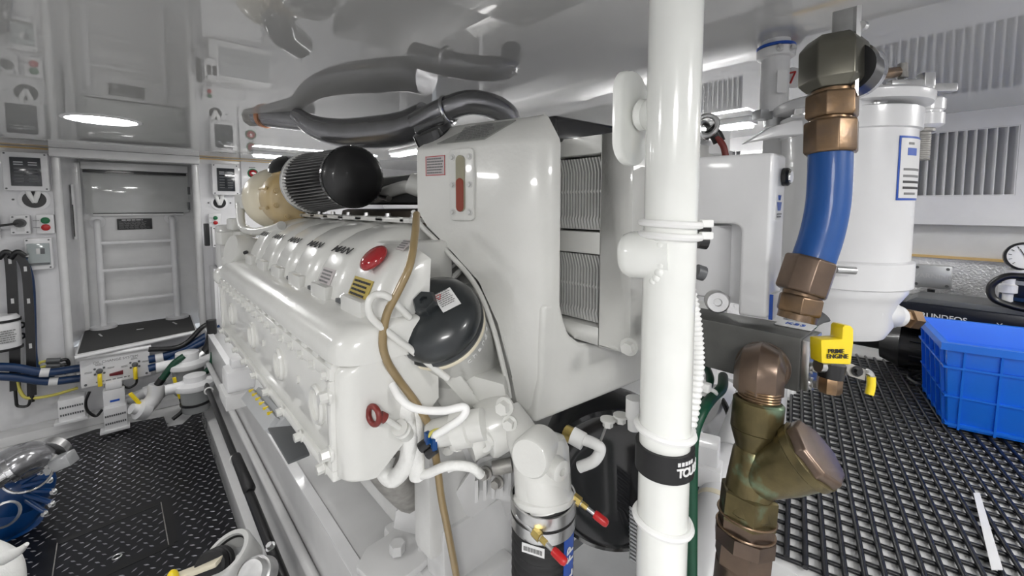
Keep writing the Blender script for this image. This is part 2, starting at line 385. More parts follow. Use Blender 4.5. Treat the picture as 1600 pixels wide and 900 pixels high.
def wallbox(name, lab, cat, p0, p1, Y=WY, dep=.05, m='white', bev=.006, group=None, screws=True):
    a = PY(*p0, Y); b = PY(*p1, Y); c = (a+b)/2
    t = thing(name, lab, cat, (c.x,Y,b.z), group)
    G().bb((a.x,Y-dep,b.z), (b.x,Y,a.z)).build('case', m, t, bevel=bev)
    if screws:
        for sx in (a.x+.012, b.x-.012):
            for sz in (a.z-.012, b.z+.012): G().cyl((sx,Y-dep,sz), (sx,Y-dep-.002,sz), .005, n=10).build('screw', 'darkgrey', t)
    return t, V((a.x,Y-dep,b.z)), V((b.x,Y-dep,a.z))
def wbrect(t, lo, hi, u0, v0, u1, v1, name, m, dep=.004, bev=.001):
    x = lambda u: lo.x+(hi.x-lo.x)*u; z = lambda v: lo.z+(hi.z-lo.z)*v
    return G().bb((x(u0),lo.y-dep,z(v0)), (x(u1),lo.y,z(v1))).build(name, m, t, bevel=bev)
def display(p0, p1, lab):
    t, lo, hi = wallbox('display_panel', lab, 'display', p0, p1, dep=.06)
    s = wbrect(t, lo, hi, .17,.12,.84,.86, 'screen', 'screen', .005)
    lo2 = lo + V((0,-.005,0)); hi2 = hi + V((0,-.005,0))
    for u in (.25,.56):
        for v in (.66,.72,.56,.47,.38,.3,.22): wbrect(t, lo2, hi2, u, v, u+.2, v+.028, 'readout', 'darkgrey' if v < .6 else 'grey', .0008, 0)
    return t
display((4,237), (80,299), 'white display panel with dark screen on the left bulkhead')
display((329,256), (372,305), 'white display panel with dark screen behind the far end of the engine')
def outlet(px, py, r, lab):
    p = PY(px,py,WY); t = thing('cable_port', lab, 'cable port', p)
    G().lathe(p+V((0,.0,0)), (0,-1,0), [(r,0),(r*1.35,0),(r*1.35,.006),(r,.008),(r,.001)], n=28, cap=False).build('ring', 'white', t)
    G().cyl(p, p+V((0,-.003,0)), r, n=24).build('opening', 'black', t)
    for dx in (-.4,.35): G().tube([p+V((r*dx*1.4,-.012,r*1.4)), p+V((r*dx*.8,-.022,r*.5)), p+V((0,-.006,-r*.3))], .013, n=10).build('cable', 'whiteplastic', t)
    for s in (-1,1): G().cyl(p+V((s*r*1.7,0,0)), p+V((s*r*1.7,-.004,0)), .006, n=10).build('screw', 'darkgrey', t)
outlet(54,312,.052, 'round cable port under the left display panel')
outlet(343,317,.042, 'round cable port under the display panel beside the engine')
t, lo, hi = wallbox('socket', 'white wall socket with a black plug pushed in', 'socket', (17,336), (50,365))
wbrect(t, lo, hi, .3,.15,.72,.85, 'face', 'lightgrey')
p = (lo+hi)/2; G().cyl(p+V((0,0,.01)), p+V((0,-.05,.01)), .028, .022).build('plug', 'black', t)
G().tube([p+V((0,-.045,.01)), p+V((-.06,-.05,0)), p+V((-.14,-.04,-.005)), p+V((-.3,-.03,.0))], .007).build('cord', 'black', t)
def buttons(p0, p1, lab, r=.018):
    t, lo, hi = wallbox('push_button_box', lab, 'switch', p0, p1, dep=.04, screws=False)
    for v, m in ((.68,'green'), (.32,'red')):
        c = V((lo.x+(hi.x-lo.x)*.52,lo.y,lo.z+(hi.z-lo.z)*v))
        G().lathe(c, (0,-1,0), [(r*1.15,0),(r*1.15,.004),(r,.004),(r,.012),(r*.8,.014)], n=20).build('button', m, t)
        lines(c+V((-r*2.2,0,0)), (1,0,0), (0,0,1), r*1.5, .008, 1, 'inkgrey', t)
buttons((57,335), (87,364), 'white box with green and red push buttons beside the socket')
buttons((325,334), (345,354), 'small white box with green and red buttons beside the engine', .013)
t, lo, hi = wallbox('breaker_box', 'white breaker box with smoked window on the left bulkhead', 'breaker box', (40,372), (86,418), dep=.07)
wbrect(t, lo, hi, .09,.14,.92,.84, 'window', 'smoke', .012, .004)
lo2 = lo+V((0,-.012,0)); hi2 = hi+V((0,-.012,0))
wbrect(t, lo2, hi2, .42,.5,.56,.68, 'breaker', 'lightgrey', .002); wbrect(t, lo2, hi2, .58,.5,.74,.68, 'breaker', 'darkgrey', .003); wbrect(t, lo2, hi2, .12,.16,.9,.22, 'lip', 'darkgrey', .002)
t, lo, hi = wallbox('junction_box', 'white junction box cut off by the left picture edge', 'box', (-30,300), (3,373), dep=.06)
wbrect(t, lo, hi, .72,.1,.95,.9, 'lid', 'white', .004)
t, lo, hi = wallbox('indicator_panel', 'white wall panel with two red lamps in green rings behind the turbocharger', 'indicator panel', (375,252), (440,330), dep=.02, screws=False)
for py in (271,290):
    c = PY(395,py,WY-.02); G().lathe(c, (0,-1,0), [(.038,0),(.038,.005),(.028,.006)], n=24, cap=False).build('ring', 'green', t)
    G().lathe(c, (0,-1,0), [(.029,0),(.029,.012),(.022,.017),(.01,.018)], n=24).build('lamp', 'redgloss', t)
    G().lathe(c+V((0,-.017,0)), (0,-1,0), [(.009,0),(.009,.003)], n=16).build('centre', 'label', t)
    lines(c+V((0,0,.048)), (1,0,0), (0,0,1), .05, .008, 1, 'ink', t)
# far end cabinet and switch box by the engine
t = thing('battery_charger', 'white box with grey front panel standing behind the far end of the engine', 'charger', (.62,3.8,.9))
G().bb((.46,3.72,1.0), (.85,3.99,1.26)).build('case', 'white', t, bevel=.008)
G().bb((.52,3.715,1.05), (.84,3.722,1.25)).build('panel', 'grey', t)
txt('MARINE CONVERTER', (.68,3.714,1.10), (1,0,0), (0,0,1), .012, 'lightgrey', t)
t = thing('cabinet', 'tall white electrical cabinet standing behind the far end of the engine', 'cabinet', (.47,3.85,0))
G().bb((.43,3.75,0), (.80,3.99,.99)).build('case', 'white', t, bevel=.005)
G().bb((.45,3.742,.3), (.62,3.752,.95)).build('door', 'white', t, bevel=.003)
for i in range(6): G().cyl((.47+.025*i,3.742,.86-.012*abs(i-2.5)), (.47+.025*i,3.738,.86-.012*abs(i-2.5)), .005, n=8).build('screw', 'grey', t)
t, lo, hi = wallbox('isolator_switch', 'white isolator switch box with black lever beside the engine', 'switch', (329,354), (352,384), Y=3.74, dep=.07)
wbrect(t, lo, hi, .2,.35,.45,.8, 'slot', 'black'); wbrect(t, lo, hi, .58,.35,.85,.8, 'slot', 'black')
G().box(lo+V((-.03,.02,.09)), (.03,.05,.16)).build('lever', 'black', t, bevel=.006)
# ================================================================ left walkway
mt = thing('floor_mat', 'black diamond tread rubber mat on the left walkway floor', 'mat', (-.1,2.4,0))
far = [PZ(92,691,0), PZ(150,672,0), PZ(256,652,0), PZ(262,668,0), PZ(285,664,0), PZ(318,633,0)]
poly = [V((-.55,.9,0)), V((-.52,3.2,0))] + [PZ(78,706,0)] + far + [V((.345,3.45,0)), V((.345,.9,0))]
G().prism(poly, (0,0,.006)).build('mat_sheet', 'matrubber', mt)
def inside(x, y, pts):
    c = False; j = len(pts)-1
    for i in range(len(pts)):
        a, b = pts[i], pts[j]
        if (a.y > y) != (b.y > y) and x < (b.x-a.x)*(y-a.y)/(b.y-a.y)+a.x: c = not c
        j = i
    return c
h0, h1, h2, h3 = PZ(259,784,0), PZ(272,850,0), PZ(150,905,0), PZ(80,855,0)
h3 = h0+(h3-h0)*1.0; h2 = h1+(h3-h0)
hc = (h0+h1+h2+h3)/4
def near_edge(x, y):
    q = [h0,h1,h2,h3]
    for i in range(4):
        a, b = q[i], q[(i+1) % 4]; d = b-a; t = max(0, min(1, ((x-a.x)*d.x+(y-a.y)*d.y)/(d.x*d.x+d.y*d.y)))
        if math.hypot(x-a.x-d.x*t, y-a.y-d.y*t) < .026: return True
    return False
g = G(); pt = .037
for i in range(-16, 12):
    for j in range(22, 106):
        x = i*pt + (pt/2 if j % 2 else 0); y = j*pt
        if not inside(x, y, poly) or near_edge(x, y) or y > 3.72: continue
        a = math.radians(38 if (i+j) % 2 else -38) if not inside(x, y, [h0,h1,h2,h3]) else math.radians(30 if (i+j) % 2 else -46)
        c, s = math.cos(a), math.sin(a); L, W, H = .0125, .0038, .0022
        tr = lambda u, v, z: (x+u*c-v*s, y+u*s+v*c, .006+z)
        g.add([tr(-L,0,0), tr(0,-W,0), tr(L,0,0), tr(0,W,0), tr(-L*.5,0,H), tr(L*.5,0,H)], [(0,1,5,4), (1,2,5), (2,3,5), (3,0,4,5)])
tr_ = g.build('tread_pattern', 'treadglint', mt, ang=20); tr_['kind'] = 'stuff'
ht = None
g = G(); q = [h0,h1,h2,h3]
for i in range(4):
    a, b = q[i], q[(i+1) % 4]; d = (b-a).normalized(); n = d.cross(UP)*.016
    g.prism([a-n, b-n, b+n, a+n], (0,0,.0075))
ht = g.build('hatch_frame', 'black', mt)
for a, b in ((h0,h1), (h3,h2)):
    n = (b-a).normalized().cross(UP)*.0016; off = (hc-(a+b)/2).normalized()*.018
    G().prism([a+off-n, b+off-n, b+off+n, a+off+n], (0,0,.0085)).build('hatch_edging', 'castiron', ht)
p = PZ(183,873,0); G().torus(p+V((0,0,.009)), (0,0,1), .014, .003, n=20, m=8).build('lift_ring', 'steel', mt)
# white plinth between mat and bulkhead
pl = G().bb((-1.5,3.86,0), (.40,3.999,.06)); struct(pl.build('baseboard_back', 'gelcoat', bevel=.01), 'white plinth along the foot of the bulkhead')
# perforated trays
def tray(p0, p1, Y, lab):
    a = PY(*p0, Y); b = PY(*p1, Y); t = thing('perforated_tray', lab, 'tray', ((a.x+b.x)/2,Y,b.z))
    G().bb((a.x,Y-.01,b.z), (b.x,Y+.10,a.z)).build('tray', 'white', t, bevel=.006)
    G().bb((a.x-.02,Y-.03,b.z-.012), (b.x+.01,Y+.05,b.z+.004)).build('base_flange', 'white', t, bevel=.003)
    n = 10
    for r in range(2):
        for i in range(n):
            x = a.x+(b.x-a.x)*(i+1)/(n+1); z = b.z+(a.z-b.z)*(.3+.35*r)
            G().bb((x-.0035,Y-.0115,z-.006), (x+.0035,Y-.010,z+.006)).build('slot', 'darkgrey', t)
tray((90,627), (134,650), 3.72, 'white perforated tray on the floor left of the small white box')
tray((161,640), (200,664), 3.62, 'white perforated tray on the floor in front of the small white box')
t = thing('white_box', 'small white lidded box on the floor under the control panel', 'box', PY(178,640,3.68))
a = PY(160,612,3.66); b = PY(197,642,3.66); G().bb((a.x,3.66,b.z), (b.x,3.80,a.z)).build('body', 'white', t, bevel=.006)
a2 = PY(164,604,3.66); G().bb((a2.x,3.655,a.z), (b.x-.01,3.79,a2.z+.02)).build('lid', 'white', t, bevel=.012)
p = (a+b)/2; G().bb(p+V((-.02,-.004,.0)), p+V((.025,.0,.012))).build('label', 'bluelabel', t)
# hoses and cables along the bulkhead
def hose(name, lab, cat, pts, r, m, Y=None, d=None, group=None, n=10, bands=(), bm='black'):
    q = [PY(x,y,Y+(e[0] if e else 0)) for x, y, *e in pts]
    o = G().tube(q, r, n=n).build(name, m); o['label'] = lab; o['category'] = cat
    if group: o['group'] = group
    sp = smooth_path(q)
    for f in bands:
        i = int(f*(len(sp)-2)); a, b = sp[i], sp[i+1]; dd = (b-a).normalized(); G().cyl(a-dd*.02, a+dd*.02, r*1.12, n=14).build('band', bm, o)
    return o
hose('blue_hose', 'upper blue hose running left from the control panel', 'hose', [(-40,573), (20,574), (70,582), (125,575)], .024, 'bluecable', 3.84, bands=(.75,), bm='label')
hose('blue_hose', 'lower blue hose running left from the control panel', 'hose', [(-40,587), (20,589), (75,596), (125,591)], .024, 'bluecable', 3.86, bands=(.8,), bm='label')
hose('blue_hose', 'blue hose dropping down the left bulkhead behind the black straps', 'hose', [(36,400), (47,440), (50,500), (52,560), (62,582), (85,588)], .020, 'bluecable', 3.93)
hose('blue_hose', 'upper blue hose running right from the control panel to the engine', 'hose', [(232,562), (265,554), (296,540), (330,520), (345,512)], .026, 'bluecable', 3.62, bands=(.15,), bm='label')
hose('blue_hose', 'lower blue hose running right from the control panel to the engine', 'hose', [(232,576), (262,567), (292,548), (330,528), (345,522)], .024, 'bluecable', 3.6, bands=(.2,), bm='label')
hose('black_hose', 'thin black hose above the blue hoses beside the step', 'hose', [(232,546), (270,544), (292,535), (315,512), (332,503)], .016, 'black', 3.6)
hose('black_hose', 'thick black hose bending down to the grey strainer', 'hose', [(330,500), (331,522), (324,545), (310,558)], .030, 'black', 3.45, bands=(.95,), bm='steel')
hose('green_hose', 'green hose bending from the strainer to the white pipe', 'hose', [(288,556), (272,568), (258,586), (246,602)], .020, 'greendark', 3.4, bands=(.97,), bm='black')
hose('green_hose', 'short green hose beside the engine bed strainer', 'hose', [(334,550), (332,565), (325,578), (316,584)], .018, 'greendark', 3.3)
hose('yellow_cable', 'pale yellow cable along the foot of the left bulkhead', 'cable', [(28,596), (32,612), (44,622), (80,618), (122,606)], .009, 'yellowwire', 3.9)
hose('pale_cable', 'pale cable looping behind the blue hoses at the left edge', 'cable', [(-10,576), (10,574), (20,578), (28,596)], .010, 'yellowwire', 3.95)
t = thing('cable_joints', 'bundle of grey cable joints looped beside the control panel', 'cable joint', PY(88,568,3.95))
for i, y in enumerate((564,572)):
    G().cyl(PY(72,y,3.93), PY(94,y-1,3.93), .017, n=10).build('joint', 'darkgrey', t)
    G().tube([PY(94,y-1,3.93), PY(104,y-2,3.93), PY(107,y+6,3.93), PY(100,y+12,3.93)], .010).build('cable_loop', 'black', t)
    G().tube([PY(72,y,3.93), PY(62,y+3,3.93), PY(57,y+10,3.93)], .008).build('tail', 'yellowwire', t)
for i, (pts, lab, w_) in enumerate([([(10,398),(16,408),(20,470),(23,540),(24,610)], 'black bungee strap with a wire hook, left of the pair on the bulkhead', .045),
                                    ([(28,398),(40,420),(45,470),(48,540),(50,618)], 'black bungee strap ending in a cord loop, right of the pair on the bulkhead', .040)]):
    q = [PY(x,y,3.90) for x, y in pts]; t = thing('bungee_strap', lab, 'strap', q[-1], 'black straps on the bulkhead')
    sp = smooth_path(q); g = G()
    rs = [[p+V((-w_/2,-.006,0)), p+V((w_/2,-.006,0)), p+V((w_/2,.006,0)), p+V((-w_/2,.006,0))] for p in sp]
    g.rings(rs).build('strap', 'black', t)
    for f in (.25,.5,.75): p = sp[int(f*(len(sp)-1))]; G().box(p+V((0,-.008,0)), (.012,.004,.03)).build('stitch', 'lightgrey', t)
    e = q[-1]
    if i == 0: G().tube([e, e+V((0,0,-.06)), e+V((.005,0,-.10)), e+V((.045,0,-.11)), e+V((.06,0,-.06))], .008).build('hook', 'black', t)
    else: G().tube([e, e+V((0,0,-.04))], .010, smooth=False).build('end_cord', 'black', t)
    k = q[0]; G().tube([k+V((-.03,-.01,-.02)), k+V((0,-.02,.02)), k+V((.03,-.01,-.01))], .014).build('knot', 'black', t)
a, b = PY(-15,398,3.92), PY(45,400,3.92)
tag(G().cyl(a, b, .014).build('hanging_rail', 'steel'), 'steel hanging rail holding the black straps', 'rail')
t = thing('water_filter', 'white canister filter with printed label at the left picture edge', 'filter', PY(8,545,3.88))
p = PY(6,546,3.88); G().lathe(p, UP, [(.0,0),(.07,0),(.075,.02),(.075,.19),(.06,.21),(0,.21)], n=24).build('canister', 'white', t)
G().lathe(p, UP, [(.077,.17),(.08,.17),(.08,.185),(.077,.185)], n=24).build('clamp', 'black', t)
G().lathe(p, UP, [(.077,.0),(.08,.0),(.08,.015),(.077,.015)], n=24).build('clamp', 'black', t)
lines(p+V((.03,-.076,.09)), (1,.4,0), UP, .07, .08, 6, 'inkgrey', t)
for y in (508,525): q = PY(33,y,3.97); G().torus(q, (0,1,0), .016, .006, n=16, m=8).build('knob', 'black', t)
# strainers and pipes at the foot of the bulkhead
def strainer(px, pyt, pyb, Y, r, lab):
    a = PY(px,pyt,Y); b = PY(px,pyb,Y); h = a.z-b.z; t = thing('raw_water_strainer', lab, 'strainer', b, 'raw water strainers by the bulkhead')
    G().lathe(b, UP, [(0,0),(r*.9,0),(r*.95,.01),(r,h*.62),(r*.98,h*.64),(0,h*.64)], n=24).build('bowl', 'canister', t)
    G().lathe(b+V((0,0,h*.64)), UP, [(0,0),(r*1.35,0),(r*1.4,.01),(r*1.35,.03),(r*.8,.045),(r*.75,h*.34),(0,h*.36)], n=24).build('head', 'white', t)
    G().lathe(b, UP, [(r*1.0,h*.2),(r*1.06,h*.2),(r*1.06,h*.26),(r*1.0,h*.26)], n=24).build('clamp', 'black', t)
    G().cyl(b+V((-r*1.9,-.01,h*.75)), b+V((r*1.6,-.01,h*.75)), r*.4, n=14).build('port', 'white', t)
strainer(296,548,612,3.45,.085,'raw water strainer with grey bowl below the thick black hose')
strainer(307,584,640,3.15,.075,'raw water strainer with grey bowl beside the engine bed')
t = thing('pipe_elbow', 'white plastic pipe elbow with valve on the floor by the mat', 'pipe', PY(235,640,3.5))
q = [PY(300,585,3.55), PY(270,600,3.5), PY(246,618,3.45), PY(225,638,3.42)]
G().tube(q[:3], .036, n=16).build('pipe', 'white', t); G().tube([PY(246,600,3.42), PY(242,620,3.42), PY(226,640,3.40)], .045, n=16).build('elbow', 'white', t)
G().lathe(PY(222,640,3.40), (-.5,-.2,.3), [(.05,-.03),(.058,-.03),(.058,.02),(.03,.03),(.03,.06)], n=20).build('union', 'white', t)
G().box(PY(216,628,3.4), (.02,.02,.15), Matrix.Rotation(math.radians(-28),3,'Y')).build('lever', 'yellow', t, bevel=.004)
t = thing('white_pipe', 'long white drain pipe lying behind the small white box', 'pipe', PY(215,620,3.75))
G().tube([PY(190,628,3.8), PY(230,612,3.75), PY(280,590,3.7)], .032, n=14).build('pipe', 'white', t)
q = PY(232,612,3.7); G().lathe(q, (1,0,.25), [(.036,-.02),(.042,-.02),(.042,.02),(.036,.02)], n=18).build('collar', 'white', t)
hose('black_cable', 'black cables looping under the control panel', 'cable', [(140,612), (134,628), (137,642), (150,650), (160,640)], .008, 'black', 3.66)
hose('black_cable', 'black cable hanging between panel and white box', 'cable', [(188,600), (200,606), (212,600), (214,590)], .007, 'black', 3.7)
hose('black_cable', 'black cable drooping onto the mat edge beside the strainer', 'cable', [(290,600), (283,620), (286,640), (270,655)], .012, 'black', 3.3)
hose('yellow_cable', 'yellow striped cable hanging beside the raw water strainer', 'cable', [(272,590), (276,606), (282,622)], .010, 'yellow', 3.28)
# ---- blue pump with polished motor at the left edge
D0 = 1.85
t = thing('blue_pump', 'blue pump with dark polished motor at the lower left edge', 'pump', P(20,832,D0))
c = P(18,775,D0)
G().lathe(c+V((-.06,.1,-.10)), (.25,-.6,.45), [(0,0),(.10,.0),(.135,.03),(.14,.07),(.125,.11),(.08,.14),(0,.15)], n=30).build('volute', 'blue', t)
G().sphere(c+V((.0,.05,.0)), .125, n=24, m=14, sc=(1.05,.9,1.0)).build('body', 'blue', t)
for i in range(5):
    a = -.9+.5*i; p = c + V((.06,.02,0)) + RGT*(.105*math.cos(a)) + UPV*(.11*math.sin(a)); G().tube([c+V((.0,-.02,.04)), p+V((0,-.05,0))], .010, smooth=False).build('rib', 'blue', t)
    bolt(p+V((0,-.055,0)), -FWD, .010, .012, 'steel', t)
G().sphere(P(32,722,D0-.05), .085, n=20, m=12, sc=(1.25,1.1,.85)).build('motor_hood', 'darkpipe', t)
G().tube([P(60,715,D0-.05), P(35,722,D0-.12), P(8,742,D0-.16)], .045, n=18).build('motor', 'darkpipe', t)
G().lathe(P(12,738,D0-.17), P(-12,752,D0-.2)-P(12,738,D0-.17), [(.048,-.015),(.052,-.015),(.052,.0),(.036,.005),(.036,.03),(.042,.03),(.042,.05),(.03,.055),(.03,.10)], n=22).build('coupling', 'chrome', t)
G().torus(P(44,738,D0-.08), (.3,-.8,.5), .075, .005, n=30, m=8).build('clamp_band', 'chrome', t)
G().cyl(P(66,733,D0-.02), P(84,712,D0+.02), .045, .045, n=24).build('flange_neck', 'chrome', t)
G().cyl(P(80,706,D0+.02), P(90,696,D0+.05), .058, .055, n=28).build('collar', 'steel', t)
G().box(P(94,722,D0), (.10,.055,.055), rotz(-.5) @ Matrix.Rotation(-.35,3,'Y')).build('clamp_block', 'alu', t, bevel=.006)
G().cyl(c+V((-.02,.06,-.16)), V((c.x-.02,c.y+.06,.006)), .07, .10, n=24).build('pedestal', 'blue', t)
G().lathe(P(8,804,D0-.12), (.5,-.8,.3), [(.05,-.02),(.05,.0),(.042,.002),(.042,-.01)], n=24, cap=False).build('port_ring', 'steel', t)
t = thing('white_hose_end', 'white wrapped hose end at the lower left picture corner', 'hose', P(10,930,1.5))
G().tube([P(-40,860,1.55), P(-8,872,1.5), P(10,895,1.45), P(8,970,1.4)], .045, n=16).build('hose', 'wrap', t)
G().tube([P(5,872,1.42), P(28,862,1.42), P(42,850,1.42)], .018, n=10, rad=lambda f: .022*(1-f*.7)).build('wrap_end', 'wrap', t)
# ---- white seacock in the bottom foreground
sc = thing('sea_strainer', 'white cast strainer body with open ring mouth at the bottom edge', 'strainer', P(380,1150,1.25))
c = P(372,884,1.22); ax = (UP*.8-FWD*.35+RGT*-.25).normalized(); dn = -UP
G().tube([c-V((0,0,.5)), c-V((0,0,.25)), c-V((0,0,.06)), c+ax*.02], .07, n=22, rad=lambda f: .062).build('body', 'engine2', sc)
G().lathe(c+ax*.01, ax, [(.04,-.02),(.064,-.02),(.067,.03),(.069,.05),(.064,.058),(.052,.058),(.049,.03),(.04,.0)], n=36).build('mouth', 'engine2', sc)
G().torus(c+ax*.056, ax, .053, .005, n=36, m=8).build('seal', 'rubber', sc)
G().cyl(c+ax*.012, c+ax*.02, .042, n=28).build('insert', 'alu', sc)
q = P(345,878,1.2); G().lathe(q, P(325,888,1.15)-q, [(.0,0),(.04,0),(.042,.02),(.036,.022),(.042,.03),(.042,.05),(.036,.055),(0,.055)], n=24).build('hose_joint', 'rubber', sc)
G().box(P(300,893,1.15), (.16,.03,.014), basis(P(330,878,1.15)-P(272,900,1.15), FWD, UP)).build('lever', 'cream', sc, bevel=.003)
G().sphere(P(270,903,1.13), .014, sc=(1,1,1.6)).build('grip', 'yellow', sc)
G().lathe(P(398,896,1.12), (UP*.6-FWD*.7), [(.0,-.05),(.04,-.05),(.04,.0),(.032,.002),(.036,.008),(.032,.014),(.036,.02),(.03,.026),(0,.026)], n=24).build('threaded_plug', 'steel', sc)
for a in (0.4,2.2,4.0): bolt(c+V((.10*math.cos(a),.10*math.sin(a),-.02)), ax, .010, .014, 'steel', sc)
# ---- black telescopic pole along the engine bed
bh = thing('boat_hook', 'long black telescopic pole clipped along the engine bed', 'pole', (.29,1.9,.50))
p0, p1 = PX(317,588,.29), PX(447,915,.285)
dd = (p1-p0); L = dd.length
G().cyl(p0, p0+dd*.62, .0135, .013, n=14).build('thin_tube', 'black', bh)
G().cyl(p0+dd*.60, p1, .0165, n=14).build('thick_tube', 'black', bh)
m0 = PX(368,712,.289); m1 = PX(391,768,.288); G().lathe(m0, m1-m0, [(.0135,0),(.019,.01),(.02,(m1-m0).length*.5),(.0215,(m1-m0).length*.95),(.0135,(m1-m0).length)], n=16).build('grip', 'rubber', bh)
for px, py in ((330,623), (411,778)):
    p = p0+dd*(.14 if py < 700 else .585); tag(G().torus(p, dd, .019, .0045, n=18, m=8, a0=0, a1=6.0).build('pole_clip', 'whiteplastic'), 'white plastic clip holding the black pole, %s' % ('far end' if py < 700 else 'near end'), 'clip', 'pole clips')
tag(G().cyl((.327,.75,.43), (.327,3.3,.43), .014, n=12).build('conduit', 'bracket'), 'grey painted conduit running behind the black pole', 'conduit')
# ================================================================ engine bed
bd = thing('engine_bed', 'long white engine bed girder along the left walkway', 'engine bed', (.5,2.2,0))
BZ = .586
G().bb((.345,.62,0), (.62,3.62,BZ)).build('girder', 'bracket', bd, bevel=.012)
G().prism([(.36,.62,0), (.29,.9,0), (.29,3.45,0), (.33,3.62,0), (.36,3.62,0)], (0,0,.13)).build('skirt', 'gelcoat', bd, bevel=.008)
G().bb((.345,.62,BZ), (.375,3.62,BZ+.006)).build('top_flange', 'white', bd)
struct(G().bb((.63,.5,0), (1.64,3.9,.02)).build('floor_bilge', 'lightgrey'), 'grey bilge floor under the engine')
# ================================================================ the engine
E = thing('marine_engine', 'large white twelve-cylinder marine diesel engine in the middle of the room', 'engine', (.85,1.1,BZ))
Y0, Y1 = .575, 1.60
# core castings
G().bb((.42,.66,.70), (1.30,1.62,1.20)).build('crankcase', 'engine2', E, bevel=.03)
G().bb((.55,.72,.62), (1.15,1.55,.72)).build('oil_pan', 'engine2', E, bevel=.03)
G().prism([(.36,.755,1.10), (.50,.755,1.10), (.62,.755,1.36), (.45,.755,1.40), (.36,.755,1.26)], (0,.845,0)).build('cylinder_head', 'engine2', E, bevel=.01)
G().prism([(1.30,.63,1.10), (1.16,.63,1.10), (1.06,.63,1.36), (1.22,.63,1.42), (1.40,.63,1.26)], (0,.97,0)).build('cylinder_head', 'engine2', E, bevel=.01)
# side cover with bolted flange
def cov(z, xo, sh):
    r_ = .028; arc = [V((X_+r_-r_*math.cos(a), Y0+r_-r_*math.sin(a), z)) for X_ in (.203+xo,) for a in [math.pi/2*k/6 for k in range(7)]]
    return [V((.36,Y1,z+sh)), V((.203+xo,Y1,z))] + arc + [V((.36,Y0+.004,z+sh))]
cv = G().rings([cov(1.052,.02,.085), cov(1.056,.006,.083), cov(1.062,0,.08), cov(1.213,0,0), cov(1.220,.004,0), cov(1.225,.012,0)]).build('side_cover', 'engine', E, ang=50)
fl = G(); X = .203; zA, zB = 1.058, 1.218
for (ya, yb, za, zb) in ((Y0+.026,Y1,zB-.016,zB+.004), (Y0+.026,Y1,zA-.004,zA+.012), (Y0+.026,Y0+.044,zA+.011,zB-.015), (Y1-.02,Y1,zA+.011,zB-.015)): fl.bb((X-.007,ya,za), (X+.01,yb,zb))
fl.build('cover_flange', 'engine', cv, bevel=.004)
for i in range(17):
    y = Y0+.040+i*.0580
    bolt((X-.006,y,1.209), (-1,0,.15), .0062, .009, 'engine', E)
    if i % 2 == 0: bolt((X-.006,y+.02,1.063), (-1,0,-.1), .0075, .012, 'engine', E)
    w = .030; G().box((X+.006,y,1.219), (.022,w,.018)).build('boss', 'engine', E, bevel=.006)
for z in (1.095,1.18): bolt((X-.005,Y0+.034,z), (-1,0,0), .0085, .015, 'engine', E)
for y in (.675,.90,1.15,1.42):
    G().lathe((X,y,1.143), (-1,0,0), [(.0,.0015),(.0225,.0015),(.0235,.007),(.028,.0075),(.031,.004),(.031,0)], n=36, cap=False).build('port_ring', 'engine', E)
for y in (.78,1.04): G().cyl((X,y,1.15), (X-.004,y,1.15), .007, n=14).build('plug', 'engine', E)
# rounded shoulder casting above the flange
prof = [(.36,1.225), (.200,1.226), (.1975,1.238), (.201,1.252), (.212,1.266), (.232,1.277), (.258,1.283), (.30,1.285), (.36,1.285)]
rs = []
for dy, s in ((-.004,.70), (-.002,.80), (.004,.88), (.013,.945), (.026,.985), (.042,1.0), (Y1-Y0,1.0)):
    rs.append([V((.36+(x-.36)*s, Y0+dy, 1.226+(z-1.226)*(.5+.5*s))) for x, z in prof])
G().rings(rs).build('manifold_cover', 'engine', E, ang=50)
# six rocker covers with lettering
RP = [(.262,1.262), (.2585,1.285), (.263,1.306), (.274,1.332), (.291,1.358), (.313,1.379), (.345,1.397), (.39,1.410), (.44,1.415), (.47,1.405)]
CEN = (.42,1.29)
def rocker(yc, lim=9):
    rp = [q for q in RP if q[0] < lim]
    if len(rp) < len(RP): rp = rp+[(lim, rp[-1][1]+.006)]
    rs = []
    for dy, s in ((-.076,.80), (-.070,.875), (-.058,.955), (-.046,.99), (-.03,1.0), (.03,1.0), (.046,.99), (.058,.955), (.070,.875), (.076,.80)):
        rs.append([V((CEN[0]+(x-CEN[0])*s, yc+dy, CEN[1]+(z-CEN[1])*s)) for x, z in rp] + [V((max(.345,rp[-1][0]),yc+dy,1.26))])
    return G().rings(rs).build('rocker_cover', 'engine', E, ang=45)
YC = [.66+.157*i for i in range(6)]
LX, LZ, LN = .2975, 1.3645, V((-.66,0,.75))
for i, yc in enumerate(YC):
    r = rocker(yc, .335 if i == 0 else 9)
    G().box((.258,yc,1.285), (.018,.085,.042)).build('lower_block', 'engine', r, bevel=.006)
    c = V((LX,yc,LZ)); yd = V((.75,0,.66))
    if i > 0:
        txt('MAN', c+LN*.002, (0,-1,0), yd, .0165, 'ink', r, 'lettering', bold=.003, shear=.2, xs=1.7)
        pass
    y2 = yc+.0785
    if i < 5:
        G().box((.262,y2,1.285), (.008,.022,.010)).build('clip', 'darkgrey', E, bevel=.002)
        bolt((.268,y2-.012,1.292), (-.7,0,.7), .006, .008, 'steel', E)
c = V((.291,YC[0]-.008,1.362)); u, v, n_ = frame(LN)
LU = LN.normalized(); G().sphere(c+LU*.006, .026, n=40, m=20, sc=(1,1,.46), R=basis(V((0,1,0)), LU.cross(V((0,1,0))), LU)).build('red_emblem', 'redgloss', E)
G().bb((.335,.68,1.15), (.46,.80,1.385)).build('head_end_cover', 'engine', E, bevel=.012)
